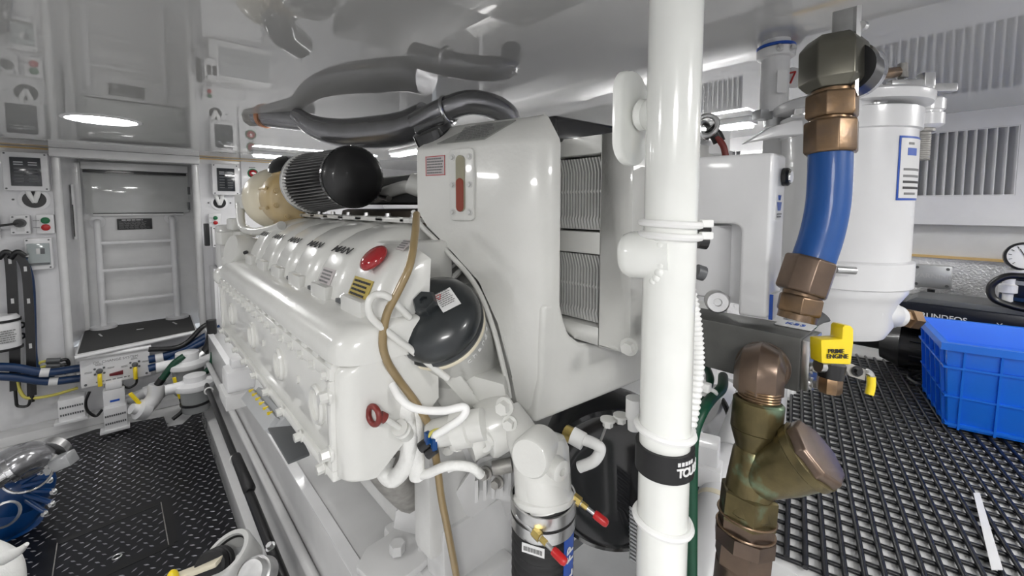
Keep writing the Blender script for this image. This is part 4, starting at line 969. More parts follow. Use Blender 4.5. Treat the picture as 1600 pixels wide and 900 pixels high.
# ================================================================ the white pole
PXY = V((.481,.250,0)); PR = .0305
po = thing('support_pole', 'thick glossy white support pole in the foreground', 'pole', (PXY.x,PXY.y,0))
ptop = PY(1056,0,.250); 
G().cyl((PXY.x-.003,PXY.y,0), (PXY.x+.001,PXY.y,CEIL), PR, n=48).build('tube', 'pole', po)
side = V((-.88,.47,0)).normalized()
pc1 = P(998,185,.535)
plt = rrect(pc1, V((.25,-.28,0)).normalized()*-1, UP, .020, .060, .0195, 8)
G().prism(rrect(P(992,186,.545), (RGT*.75+FWD*.66).normalized(), UP, .030, .060, .029, 8), -RGT*.012).build('weld_plate', 'pole', po, bevel=.003)
def stub(a, b, r0, r1, nm): return G().lathe(a, b-a, [(r0*.9,0),(r0,.003),(r0*.93,(b-a).length*.35),(r1,(b-a).length*.7),(r1*1.08,(b-a).length*.85),(r1*.95,(b-a).length)], n=30).build(nm, 'pole', po)
stub(P(1000,180,.545), P(1034,178,.522), .020, .026, 'weld_stub')
for i in range(12):
    a = 2*math.pi*i/12; c = P(1026,177,.512); u = UPV*math.sin(a)*.032+FWD*math.cos(a)*.028
    if math.cos(a) < .3: G().sphere(c+u+RGT*(.004*abs(math.sin(a))), .0065, n=10, m=6, sc=(1,1,1.3)).build('weld_bead', 'pole', po)
G().lathe(P(972,398,.535), P(1022,398,.515)-P(972,398,.535), [(0,0),(.021,.0),(.026,.004),(.029,.012),(.030,.035),(.030,.06)], n=32).build('pipe_stub', 'pole', po)
for i in range(9):
    a = math.radians(-80+20*i); c = P(1020,398,.50); G().sphere(c+UPV*math.sin(a)*.031-FWD*math.cos(a)*.012+RGT*(.006*math.cos(a)), .006, n=10, m=6).build('weld_bead', 'pole', po)
pax = lambda z: V((PXY.x,PXY.y,z))
def zat(py): return PY(1047,py,.25).z - .0  # height on the pole for a picture row
def poleband(name, lab, cat, py, r, tilt, m, group=None, tail=None):
    z = PY(1047,py,PXY.y-.02).z; t = thing(name, lab, cat, pax(z), group)
    n = (UP+RGT*tilt).normalized(); G().torus(pax(z), n, PR+r*.6, r, n=40, m=8).build('loop', m, t)
    return t, z
for py, l in ((352,'upper white cable tie of the close pair around the white pole'), (372,'lower white cable tie of the close pair around the white pole'), (692,'white cable tie just above the black velcro band on the pole'), (838,'white cable tie near the bottom of the white pole')):
    t, z = poleband('cable_tie', l, 'cable tie', py, .0045, .05 if py < 500 else .12, 'whiteplastic', 'cable ties on the pole')
    if py < 500: G().box(pax(z)+RGT*.038-FWD*.012, (.014,.010,.009), rotz(-YAW)).build('tie_head', 'whiteplastic', t, bevel=.002)
z0 = PY(1047,764,.225).z; z1 = PY(1047,722,.225).z
vb = thing('hook_and_loop_band', 'black hook-and-loop band with white lettering around the pole', 'strap', pax(z0))
G().lathe(pax(0), UP, [(PR+.0005,z0),(PR+.0045,z0),(PR+.0045,z1),(PR+.0005,z1)], n=48, cap=False).build('band', 'rubber', vb)
zm = (z0+z1)/2
for i, c_ in enumerate('TOUGH'):
    a = .18+i*.235; nrm = (-FWD*math.cos(a)+RGT*math.sin(a)); nrm.z = 0; nrm.normalize(); xd = UP.cross(nrm)
    txt(c_, pax(zm)+nrm*(PR+.0046)+V((0,0,-.002)), xd, UP, .0105, 'inkwhite', vb, bold=.03)
for i in range(5):
    a = .14+i*.14; nrm = (-FWD*math.cos(a)+RGT*math.sin(a)); nrm.z = 0; nrm.normalize()
    G().box(pax(zm)+nrm*(PR+.0047)+V((0,0,.0085)), (.0035,.0006,.0045), basis(UP.cross(nrm), -nrm, UP)).build('small_print', 'inkwhite', vb)
# corrugated conduit and green cable behind the pole
q = smooth_path([P(1070,430,.545), P(1082,480,.54), P(1088,530,.54), P(1089,580,.54), P(1082,640,.545), P(1070,700,.55)], 40)
rs_n = len(q)
tag(G().tube(q, .008, n=12, smooth=False, rad=lambda f: .0082+.0011*math.sin(f*rs_n*1.05)).build('corrugated_conduit', 'whiteplastic'), 'white corrugated conduit running down the right side of the pole', 'conduit')
tag(G().tube([P(1130,588,.70), P(1128,606,.64), P(1112,622,.60), P(1096,645,.565), P(1084,680,.552), P(1081,740,.548), P(1080,900,.548), P(1080,960,.548), P(1078,1400,.56)], .0075, n=12).build('green_cable', 'greendark'), 'thick green cable strapped along the right side of the pole', 'cable')
tag(G().tube([P(1105,575,.74), P(1110,592,.70), P(1104,612,.66), P(1098,628,.62)], .006, n=10).build('green_cable', 'greendark'), 'short green cable looping behind the grey manifold block', 'cable')
t = thing('cable_tie', 'white cable tie knotted around the green cables under the manifold block', 'cable tie', P(1103,612,.60)); G().torus(P(1103,612,.605), (.5,.2,.6), .013, .003, n=24, m=8).build('loop', 'whiteplastic', t); G().box(P(1103,605,.59), (.012,.012,.012)).build('tie_head', 'whiteplastic', t, bevel=.002)
# ================================================================ white box unit and manifold block
bx = thing('separator_unit', 'white box-shaped oil separator unit with notched cover beside the blue hose', 'filter unit', (.73,.27,1.25))
X0 = .70; zt_, zb_ = PX(1207,238,X0).z, PX(1207,500,X0).z
ya, yb = .207, .345
zn = PX(1150,350,X0).z; yn = PX(1158,350,X0).y
r_ = .012
pol = [V((X0,ya,zt_)), V((X0,yb,zt_+.004)), V((X0,yb,zn))] + [V((X0,yn+r_-r_*math.sin(a),zn-r_+r_*math.cos(a))) for a in [math.radians(x) for x in (0,22,45,67,90)]] + [V((X0,yn,zb_-.002)), V((X0,ya,zb_))]
G().prism(pol, (.060,0,0)).build('cover', 'white', bx, bevel=.006, seg=3)
bp = V((X0+.05,ya-.001,PX(1224,277,X0+.05).z)); G().lathe(bp+V((-.004,0,0)), (0,-1,0), [(.014,0),(.014,.006),(.011,.009),(0,.009)], n=24).build('button', 'black', bx); G().lathe(bp+V((-.004,0,0)), (0,-1,0), [(.010,.008),(.009,.011),(0,.011)], n=24).build('button_face', 'chrome', bx)
lc = V((X0+.030,ya-.0004,PX(1218,322,X0+.03).z)); lb = G().box(lc, (.030,.0008,.040)).build('logo_label', 'label', bx)
lf = V((0,-.0008,0)); G().prism([lc+lf+V((-.010,0,.006)), lc+lf+V((.010,0,.006)), lc+lf+V((.005,0,-.007)), lc+lf+V((-.005,0,-.007))], (0,-.0006,0)).build('logo_mark', 'bluelabel', lb)
txt('W', lc+lf+V((0,0,.012)), (1,0,0), UP, .008, 'bluelabel', lb, off=.0003); lines(lc+lf+V((0,0,-.014)), (1,0,0), UP, .020, .008, 2, 'inkgrey', lb)
sl_ = V((X0+.035,ya-.002,PX(1222,478,X0+.03).z)); G().box(sl_, (.052,.004,.038)).build('corner_label', 'label', bx, bevel=.001); G().box(sl_+V((-.0265,0,0)), (.002,.005,.038)).build('label_edge', 'bluelabel', bx)
cf = V((X0+.055,.318,0)); zA_, zB_ = PX(1130,352,.75).z, PX(1130,462,.75).z
G().lathe(V((cf.x,cf.y,zB_)), UP, [(.0,0),(.036,0),(.038,.004),(.038,zA_-zB_),(0,zA_-zB_)], n=32).build('filter_element', 'white', bx)
G().bb((X0+.05,.21,zB_-.01), (X0+.06,.36,zt_-.01)).build('back_plate', 'white', bx)
G().lathe(V((cf.x,cf.y,zB_-.008)), UP, [(.040,0),(.040,.008),(.037,.009)], n=32).build('element_rim', 'steel', bx)
kp = P(1121,472,.62); G().lathe(kp, -FWD*.9-RGT*.3, [(.016,-.02),(.0165,.0),(.014,.004),(.006,.004),(.005,.001),(0,.001)], n=26).build('drain_knob', 'steel', bx)
G().cyl(P(1092,358,.60), P(1106,354,.60), .010, n=12).build('wire_plug', 'black', bx); G().cyl(P(1090,376,.60), P(1104,378,.60), .011, n=12).build('wire_plug', 'black', bx); G().cyl(P(1088,424,.62), P(1100,428,.62), .011, n=12).build('wire_plug', 'darkgrey', bx)
blk = thing('manifold_block', 'dark grey machined manifold block behind the bronze elbow', 'manifold', (.725,.23,1.19))
bt, bb_ = PX(1258,530,.687).z, PX(1256,616,.687).z
G().bb((.687,.160,bb_), (.762,.46,bt)).build('block', 'blockgrey', blk, bevel=.0025)
lp = PZ(1243,509,bt); G().prism(rrect(lp+V((0,0,.0008)), V((0,1,0)), V((1,0,0)), .024, .020, .004, 3), (0,0,.001)).build('label', 'label', blk); txt('K53', lp+V((0,0,.002)), (0,-1,0), (1,0,0), .012, 'bluelabel', blk, off=.0002)
ep = V((.7245,.155,(bt+bb_)/2)); G().box(ep, (.066,.010,bt-bb_-.006)).build('end_plate', 'steel', blk, bevel=.002)
for dz in (.03,-.005,-.028): bolt(V((.706,.150,ep.z+dz)), (0,-1,0), .006, .012, 'steel', blk)
# ================================================================ bronze elbow and Y strainer
ys = thing('y_strainer', 'bronze Y-strainer with elbow and hex fittings in the foreground', 'strainer', P(1150,1000,.56))
s0 = P(1186,575,.565); s1 = P(1156,905,.545); 
G().lathe(P(1192,572,.60), P(1180,588,.54)-P(1192,572,.60), [(.030,-.03),(.034,-.005),(.034,.010),(.031,.014)], n=28).build('elbow_flange', 'brownbronze', ys)
G().tube([P(1200,570,.62), P(1190,568,.585), P(1186,580,.562), P(1184,612,.560)], .030, n=8, rad=lambda f: .0295).build('elbow', 'brownbronze', ys, bevel=.003)
def seg(y0, y1, r0, r1=None, m='patina', nm='fitting', n=28, x0=None, x1=None, d=.555, mid=None):
    xx = lambda y: 1188-(y-600)*.105
    a = P(x0 if x0 else xx(y0), y0, d); b = P(x1 if x1 else xx(y1), y1, d); L = (b-a).length
    return G().lathe(a, b-a, [(r0*.9,0),(r0,L*.06)]+([(mid,L*.5)] if mid else [])+[(r1 or r0,L*.94),((r1 or r0)*.9,L)], n=n).build(nm, m, ys, ang=30)
seg(606,628, .0225, m='bronze', nm='union_neck'); seg(624,672, .030, m='patina', nm='union_nut', n=28); seg(668,708, .030,.020, nm='strainer_inlet')
seg(700,800, .024,.031, nm='strainer_body'); seg(765,812, .0345, nm='hex_collar', n=6); seg(806,828, .034, m='brownbronze', nm='hex_nut', n=6); seg(826,850, .0365, m='brownbronze', nm='hex_nut', n=8); seg(846,880, .034, m='brownbronze', nm='hex_bush', n=6); seg(876,960, .031, m='brownbronze', nm='tail_pipe')
q_ = P(1150,955,.555); G().cyl(q_, V((q_.x,q_.y,.0)), .028, n=24).build('riser_pipe', 'brownbronze', ys)
for y_ in (609,613,617,621,803,824): G().torus(P(1188-(y_-600)*.105,y_,.555), P(1180,680,.555)-P(1188,600,.555), .0235 if y_ < 700 else .034, .0016, n=28, m=6).build('thread', 'bronze', ys)
a = P(1172,752,.555); b = P(1278,706,.505); bd_ = b-a; L = bd_.length
br = G().lathe(a, bd_, [(.020,-.01),(.027,.015),(.034,L*.5),(.0365,L*.78),(.0395,L*.80),(.0395,L*.90),(.036,L*.92)], n=36).build('strainer_branch', 'patina', ys)
G().lathe(a+bd_*.90, bd_, [(.0385,0),(.0385,.010),(.036,.013),(0,.0135)], n=8, rot=.3).build('strainer_cap', 'brownbronze', ys, bevel=.0015)
txt('1000', a+bd_*.40-FWD*.0325+UPV*.004, bd_, (UPV-bd_.normalized()*UPV.dot(bd_.normalized())), .014, 'patina', ys, 'cast_number', off=.001)
# ================================================================ blue hose with bronze ends
bhh = thing('blue_hose', 'thick blue rubber hose with bronze hex fittings beside the filter housing', 'hose', P(1260,490,.60))
HQ = [P(1297,236,.60), P(1296,275,.60), P(1293,320,.60), P(1284,365,.60), P(1271,405,.60), P(1266,420,.60)]
G().tube(HQ, .0265, n=28).build('hose', 'bluehose', bhh)
for i in range(22):
    sp = smooth_path(HQ, 8); f = i/22*(len(sp)-2); p = sp[int(f)]+(sp[int(f)+1]-sp[int(f)])*(f-int(f)); nrm = (RGT*.85-FWD*.52).normalized(); G().box(p+nrm*.0265, (.0012,.0012,random.uniform(.003,.006)), rotz(-YAW)).build('printed_mark', 'inkwhite', bhh)
def hexn(a, b, r, m, nm, n=6, rot=0): return G().lathe(a, b-a, [(r*.93,0),(r,.003),(r,(b-a).length-.003),(r*.93,(b-a).length)], n=n, rot=rot).build(nm, m, bhh, bevel=.0012)
hexn(P(1298,190,.60), P(1297,241,.60), .033, 'bronze', 'hex_ferrule', 8, .3); hexn(P(1300,148,.60), P(1299,186,.60), .033, 'bronze', 'hex_nut', 6, .5); G().cyl(P(1300,138,.60), P(1298,195,.60), .025, n=24).build('neck', 'bronze', bhh)
hexn(P(1268,405,.60), P(1250,458,.60), .033, 'brownbronze', 'hex_ferrule', 8, .3); hexn(P(1252,462,.60), P(1246,490,.60), .029, 'bronze', 'hex_nut', 6, .2); G().cyl(P(1258,440,.60), P(1244,500,.60), .024, n=24).build('neck', 'bronze', bhh)
# dark ball valve above the hose, with steel lever
vv = thing('ball_valve', 'dark bronze ball valve with upright steel lever above the blue hose', 'valve', P(1300,140,.60))
G().lathe(P(1302,66,.60), P(1300,142,.60)-P(1302,66,.60), [(.030,-.004),(.040,.008),(.041,.012),(.041,.058),(.036,.064),(.030,.070)], n=6, rot=.75).build('body', 'olivesteel', vv, bevel=.002)
G().lathe(P(1338,115,.62), (RGT*.75+FWD*.5), [(.036,-.03),(.037,.0),(.034,.006),(.026,.007)], n=32).build('end_ring', 'chrome', vv)
G().lathe(P(1330,113,.60), (RGT*.75+FWD*.5), [(.034,-.02),(.034,.012),(.028,.014)], n=32).build('union', 'black', vv)
lv = [P(1303,18,.60), P(1345,7,.57), P(1343,70,.57), P(1301,70,.60)]
G().prism(lv, FWD*.003).build('lever', 'steel', vv, bevel=.001); G().prism([P(1339,8,.57), P(1347,6,.57), P(1341,150,.57), P(1336,138,.57)], FWD*.006).build('lever_edge', 'steel', vv)
G().cyl(P(1345,40,.57), P(1350,41,.575), .006, n=10).build('stop_pin', 'steel', vv)
# ================================================================ large filter housing
D_ = 1.15; az = math.radians(42+37.9); FC = V((D_*math.sin(az),D_*math.cos(az),0)); fd = .907
zf_ = lambda py: EYE+(322-py)*fd/660
fh = thing('fuel_filter_housing', 'large white cylindrical fuel filter housing behind the blue hose', 'filter', V((FC.x,FC.y,zf_(525))))
R_ = .114
G().lathe(FC, UP, [(R_,zf_(410)),(R_,zf_(212))], n=64).build('cylinder', 'white', fh)
G().lathe(FC, UP, [(R_*.98,zf_(216)),(R_*1.05,zf_(214)),(R_*1.05,zf_(186)),(R_*1.0,zf_(184))], n=64).build('top_ring', 'white', fh)
G().lathe(FC, UP, [(R_*1.0,zf_(441)),(R_*1.06,zf_(439)),(R_*1.06,zf_(403)),(R_*1.0,zf_(400))], n=64).build('clamp_ring', 'white', fh)
G().lathe(FC, UP, [(0,zf_(528)),(R_*.45,zf_(526)),(R_*.72,zf_(518)),(R_*.83,zf_(500)),(R_*.86,zf_(468)),(R_*.95,zf_(455)),(R_*1.0,zf_(448)),(R_*1.0,zf_(436))], n=64).build('bowl', 'white', fh)
LD = G().lathe(FC, UP, [(0,zf_(178)),(R_*1.16,zf_(178)),(R_*1.18,zf_(174)),(R_*1.18,zf_(166)),(R_*1.12,zf_(162)),(R_*.5,zf_(158)),(0,zf_(156))], n=64).build('lid', 'white', fh)
for px, py in ((1250,182), (1365,165)): bolt(P(px,py,.80), UP, .010, .014, 'steel', LD)
G().prism([P(1168,222,.86), P(1205,198,.86), P(1240,188,.86), P(1300,186,.86), P(1300,206,.86), P(1220,212,.86)], FWD*.03).build('lid_bracket', 'white', LD, bevel=.004)
G().prism([P(1325,170,.78), P(1366,118,.80), P(1387,138,.80), P(1388,160,.80), P(1330,178,.78)], FWD*.01).build('lug_plate', 'white', LD, bevel=.002)
for px, dd_ in ((1443,.88),):
    a = P(px,160,dd_); G().lathe(V((a.x,a.y,P(px,201,dd_).z)), UP, [(.026,0),(.034,.006),(.034,.028),(.030,.030),(.030,.034),(.034,.036),(.034,.056),(.030,.060)], n=32).build('lug', 'white', LD)
    G().lathe(V((a.x,a.y,P(px,206,dd_).z)), -UP, [(.021,-.006),(.021,.0),(.015,.001),(.015,.056)], n=20).build('stud', 'castiron', LD)
    for k in range(12): G().torus(V((a.x,a.y,P(px,212,dd_).z-.0045*k)), UP, .0150, .0011, n=20, m=5).build('thread', 'castiron', LD)
    c = P(1440,135,dd_); TH = G().lathe(V((a.x,a.y,P(px,158,dd_).z)), UP, [(.024,0),(.016,.014),(.016,.026)], n=20).build('wing_nut', 'steel', LD)
    for s in (-1,1): G().box(c+RGT*(s*.035)+UPV*(.004*-s), (.062,.018,.018), rotz(-YAW-.1)).build('wing', 'steel', TH, bevel=.004)
    G().box(c+UPV*.012+RGT*.008, (.024,.022,.03), rotz(-YAW)).build('hub', 'steel', TH, bevel=.004)
G().cyl(P(1370,117,.85), P(1400,113,.88), .011, n=16).build('vent_cock', 'bronze', LD); G().cyl(P(1410,100,.88), P(1410,122,.88), .009, n=12).build('cock_handle', 'castiron', LD)
cl = P(1300,420,.80); G().lathe(cl, RGT*.7-FWD*.7, [(.026,-.03),(.026,-.006),(.014,-.004),(.014,.006)], n=24).build('clamp_lug', 'white', fh)
G().cyl(P(1306,421,.79), P(1336,423,.785), .0075, n=14).build('clamp_screw', 'steel', fh)
G().lathe(P(1370,488,.86), P(1412,496,.88)-P(1370,488,.86), [(.030,-.03),(.027,.0),(.026,.04),(.022,.045),(.022,.06)], n=28).build('drain_port', 'white', fh)
hexa = P(1410,496,.88); G().lathe(hexa, P(1436,500,.89)-hexa, [(.017,-.004),(.017,.010),(.021,.011),(.021,.034),(.018,.037),(0,.037)], n=6).build('drain_plug', 'bronze', fh)
def cyl_patch(a0, a1, z0, z1, r, m, nm, parent, n=10):
    rs = [[FC+V((math.sin(a)*rr_,math.cos(a)*rr_,z)) for rr_, z in ((r,z0),(r,z1),(r-.001,z1),(r-.001,z0))] for a in [a0+(a1-a0)*i/n for i in range(n+1)]]
    return G().rings(rs).build(nm, m, parent)
base_a = math.atan2(-FC.x,-FC.y)      # azimuth from housing to camera
A0, A1 = base_a-math.radians(84), base_a-math.radians(44)
lb = cyl_patch(A0, A1, zf_(314), zf_(227), R_+.0014, 'bluelabel', 'label', fh); cyl_patch(A0+.03, A1-.03, zf_(311), zf_(230), R_+.0019, 'label', 'label_face', lb)
for py, f0, f1, m in ((237,.22,.42,'inkgrey'), (248,.2,.55,'bluelabel'), (272,.1,.8,'inkgrey'), (281,.1,.8,'inkgrey'), (289,.1,.85,'ink'), (297,.1,.85,'ink'), (305,.15,.6,'inkgrey')):
    hh = 5 if m == 'bluelabel' else 1.6; cyl_patch(A1-.03-(A1-A0)*f1, A1-.03-(A1-A0)*f0, zf_(py+hh), zf_(py-hh), R_+.0024, m, 'printed_line', lb)
# support under the filter housing
G().bb((FC.x-.03,FC.y+.09,DECK), (FC.x+.03,FC.y+.15,zf_(200))).build('bracket_post', 'white', fh, bevel=.006)
# vertical pipe with blue flange up to the ceiling
vp = thing('vent_pipe', 'white vertical pipe with blue-edged flange rising to the ceiling', 'pipe', P(1213,190,.95))
q = P(1213,65,.95); b = V((q.x,q.y,P(1213,175,.95).z))
G().cyl(b, (q.x,q.y,CEIL), .028, n=32).build('pipe', 'white', vp)
G().lathe((q.x,q.y,CEIL-.034), UP, [(.028,-.006),(.036,-.004),(.038,.0),(.038,.014),(.034,.016)], n=32).build('flange', 'white', vp)
G().lathe((q.x,q.y,CEIL-.018), UP, [(.0375,0),(.0385,.001),(.0385,.005),(.0375,.006)], n=32).build('blue_seal', 'bluelabel', vp)
for s in (-1,1): bolt(V((q.x,q.y,CEIL-.030))-FWD*.036+RGT*(s*.014), -FWD, .006, .006, 'steel', vp)
lbq = P(1222,127,.918); G().box(lbq, (.022,.0012,.048), rotz(-YAW)).build('label', 'label', vp)
bq = b; G().box(bq+V((0,0,-.006)), (.09,.028,.022), rotz(-YAW+.2)).build('wing_handle', 'alu', vp, bevel=.004); G().cyl(bq+V((0,0,-.03)), bq+V((0,0,.012)), .018, .022, n=18).build('handle_hub', 'alu', vp)
# round warning disc plate behind
t = thing('round_sign', 'round white disc with a red mark behind the vent pipe', 'sign', P(1238,122,1.05)); cc_ = P(1238,122,1.05); G().lathe(cc_, -FWD, [(0,.0),(.026,.0),(.026,.003),(0,.0035)], n=32).build('disc', 'label', t)
for u in ((-4,-8,5,-10), (5,-10,-3,8)): G().tube([P(1238+u[0],122+u[1],1.043), P(1238+u[2],122+u[3],1.043)], .0022, smooth=False, n=6).build('red_mark', 'inkred', t)
# wiring and alternator bits seen between pole and filter housing
t = thing('wiring_connector', 'steel ring clip with red and black wires behind the pole', 'connector', P(1100,215,.85))
G().torus(P(1104,196,.85), -FWD-RGT*.6, .020, .005, n=24, m=8).build('ring_clip', 'steel', t); G().torus(P(1100,204,.86), -FWD+RGT*.6, .016, .005, n=24, m=8).build('ring_clip', 'steel', t)
G().tube([P(1108,200,.86), P(1118,210,.86), P(1124,222,.86)], .012, n=12).build('boot', 'black', t); G().tube([P(1120,214,.855), P(1130,228,.85), P(1134,244,.85)], .0065, n=10).build('red_wire', 'redbrown', t)
G().box(P(1095,225,.92), (.10,.06,.05), rotz(-YAW)).build('bracket', 'white', t, bevel=.006)
# ================================================================ yellow priming valve
yv = thing('priming_valve', 'small ball valve with yellow handle reading prime engine on the manifold block', 'valve', P(1300,600,.57))
h = [P(x,y,.555) for x, y in ((1283,531), (1316,530), (1317,512), (1320,508), (1330,509), (1334,514), (1334,536), (1330,570), (1284,568))]
G().prism(h, FWD*.022).build('handle', 'yellow', yv, bevel=.003)
txt('PRIME', P(1306,549,.5545), RGT, UPV, .0058, 'ink', yv, bold=.01); txt('ENGINE', P(1308,557,.5545), RGT, UPV, .0058, 'ink', yv, bold=.01)
G().cyl(P(1300,568,.57), P(1298,590,.57), .016, .015, n=20).build('valve_body', 'black', yv); hx = P(1297,588,.57); G().lathe(hx, P(1295,614,.57)-hx, [(.013,0),(.0145,.004),(.0145,.018),(.012,.022)], n=8).build('outlet', 'bronze', yv)
G().cyl(P(1276,545,.57), P(1286,546,.57), .012, n=16).build('inlet_nut', 'steel', yv); G().cyl(P(1278,570,.57), P(1290,572,.57), .010, n=16).build('bolt_end', 'steel', yv)
G().prism([P(1318,572,.57), P(1330,568,.57), P(1354,578,.57), P(1352,595,.57), P(1328,588,.57)], FWD*.004).build('lever_plate', 'castiron', yv, bevel=.001); bolt(P(1339,580,.568), -FWD, .005, .005, 'black', yv, 'screw')
G().tube([P(1354,580,.57), P(1360,584,.57), P(1362,592,.57)], .004, n=8).build('lever_neck', 'steel', yv); G().tube([P(1361,588,.57), P(1361,602,.57), P(1358,616,.57)], .0052, n=12).build('lever_grip', 'yellow', yv)
tg = thing('valve_tag', 'small dark green-handled lever behind the manifold label', 'lever', P(1283,500,.66)); G().tube([P(1271,510,.66), P(1280,500,.66), P(1287,494,.66)], .006, n=12, rad=lambda f: .003+.008*f).build('tag', 'darkgrey', tg); G().tube([P(1270,512,.66), P(1277,504,.66)], .004, smooth=False).build('tag_tip', 'greendark', tg)
# ================================================================ grid mat, crate, pump
gm = thing('grid_mat', 'black open-grid rubber mat on the raised deck', 'mat', (1.6,-.2,DECK))
ra = math.radians(76); rd = V((math.sin(ra),math.cos(ra),0)); rn = V((rd.y,-rd.x,0))
x0m, x1m, y0m, y1m = .86, 2.30, -.75, .40
def clip(o, d):
    ts = []
    t0, t1 = -9, 9
    for k, lo, hi in ((0,x0m,x1m), (1,y0m,y1m)):
        if abs(d[k]) < 1e-6: continue
        a, b = (lo-o[k])/d[k], (hi-o[k])/d[k]; t0 = max(t0, min(a,b)); t1 = min(t1, max(a,b))
    return (o+d*t0, o+d*t1) if t1-t0 > .03 else None
orig = V((1.55,-.15,0)); pr = .0285
for i in range(-50, 51):
    c = clip(orig+rn*(i*pr), rd)
    if c: G().tube([c[0]+V((0,0,DECK+.0105)), c[1]+V((0,0,DECK+.0105))], .0050, n=6, smooth=False).build('rod', 'matrubber', gm, ang=70)
pc_ = .034
for i in range(-50, 51):
    c = clip(orig+rd*(i*pc_), rn)
    if c: G().tube([c[0]+V((0,0,DECK+.0045)), c[1]+V((0,0,DECK+.0045))], .0040, n=6, smooth=False).build('cross_rod', 'matrubber', gm, ang=70)
# white seam strip in the mat
q = [PZ(1520,782,DECK), PZ(1530,782,DECK), PZ(1566,905,DECK), PZ(1548,905,DECK)]
G().prism([p+V((0,0,.0165)) for p in q], (0,0,.0015)).build('seam_strip', 'white', gm)
# blue crate
cu, cvv = V((.975,.22,0)), V((.22,-.975,0)); co = V((1.715,.035,0)); cl_, cw_ = .30, .46; bz = DECK+.017; cz = bz+.25
cr = thing('storage_crate', 'bright blue ribbed plastic storage crate on the grid mat', 'crate', co+cu*.15+cvv*.23+V((0,0,bz)))
th = .005; tp = .016
def ring(z, o): return [co-cu*o-cvv*o+V((0,0,z)), co+cu*(cl_+o)-cvv*o+V((0,0,z)), co+cu*(cl_+o)+cvv*(cw_+o)+V((0,0,z)), co-cu*o+cvv*(cw_+o)+V((0,0,z))]
G().rings([ring(bz,0), ring(cz,tp), ring(cz,tp-th), ring(bz+th,-th)]).build('shell', 'crate', cr, bevel=.003)
for nm, f, o, hh in (('rim',.96,.014,.020), ('rib_band',.72,.009,.006), ('rib_band',.38,.007,.005), ('rib_band',.05,.006,.008)):
    z = bz+(cz-bz)*f; o = o+tp*f
    G().rings([ring(z-hh/2,o), ring(z+hh/2,o), ring(z+hh/2,o-.014), ring(z-hh/2,o-.014), ring(z-hh/2,o)], cap=False).build(nm, 'crate', cr)
def crib(base, along, out):
    a = co+base; w_ = along*.0025
    G().prism([a-w_+V((0,0,bz)), a+w_+V((0,0,bz)), a+w_+out*tp+V((0,0,cz-.012)), a-w_+out*tp+V((0,0,cz-.012))], out*.008).build('rib', 'crate', cr)
for k in range(5): crib(cu*(.02+.065*k), cu, -cvv)
for k in range(7): crib(cvv*(.02+.07*k), cvv, -cu)
# pump behind the crate
gp = thing('booster_pump', 'black booster pump with finned motor behind the blue crate', 'pump', (2.27,0,DECK))
G().bb((2.19,-.32,.985), (2.42,.20,1.085)).build('control_box', 'navy', gp, bevel=.012)
G().prism([V((2.20,-.18,1.084)), V((2.20,.18,1.084)), V((2.20,.15,1.105)), V((2.20,-.1,1.105))], (.18,0,0)).build('box_lid', 'darkgrey', gp, bevel=.004)
mz = .892; G().cyl((2.27,-.28,mz), (2.27,.19,mz), .080, n=32).build('motor', 'black', gp)
for k in range(9):
    a = math.radians(110+k*20); d = V((math.cos(a),0,math.sin(a))); G().box(V((2.27,-.05,mz))+d*.083, (.016,.42,.004), Matrix.Rotation(-a,3,'Y')).build('cooling_fin', 'black', gp)
G().cyl((2.27,.19,mz), (2.27,.25,mz), .085, .06, n=32).build('end_bell', 'black', gp)
G().cyl((2.27,.25,mz), (2.27,.40,mz), .03, n=20).build('suction_port', 'black', gp)
for y in (-.2,.12): G().bb((2.21,y-.03,DECK), (2.33,y+.03,mz-.07)).build('foot', 'black', gp, bevel=.004)
txt('GRUNDFOS', V((2.1895,.085,1.042)), (0,-1,0), UP, .019, 'inkwhite', gp, bold=.015)
txt('X', V((2.1895,-.06,1.042)), (0,-1,0), UP, .016, 'inkwhite', gp)
tag(G().tube([V((2.22,.10,.83)), V((2.17,.13,.825)), V((2.10,.15,.822)), V((2.04,.12,.822)), V((2.06,.08,.822))], .007, n=10).build('power_cord', 'black'), 'black power cord curving from the booster pump onto the mat', 'cord')
# plate on the foil
a = PX(1428,412,2.49); b = PX(1486,452,2.49); t = thing('metal_plate', 'silver cover plate on the foil insulation above the pump', 'plate', ((a+b)/2)); G().bb((2.475,b.y,b.z), (2.499,a.y,a.z)).build('plate', 'alu', t, bevel=.003)
txt('WARNING', V((2.474,(a.y+b.y)/2,(a.z+b.z)/2)), (0,-1,0), UP, .020, 'lightgrey', t)
for yy in (a.y-.012,b.y+.012):
    for z_ in (a.z-.012,b.z+.012): G().cyl((2.475,yy,z_), (2.472,yy,z_), .006, n=8).build('rivet', 'darkgrey', t)
tag(G().cyl(PX(1455,452,2.44), PX(1454,470,2.44), .012, n=12).build('cable_gland', 'black'), 'black cable gland between silver plate and booster pump', 'cable gland')
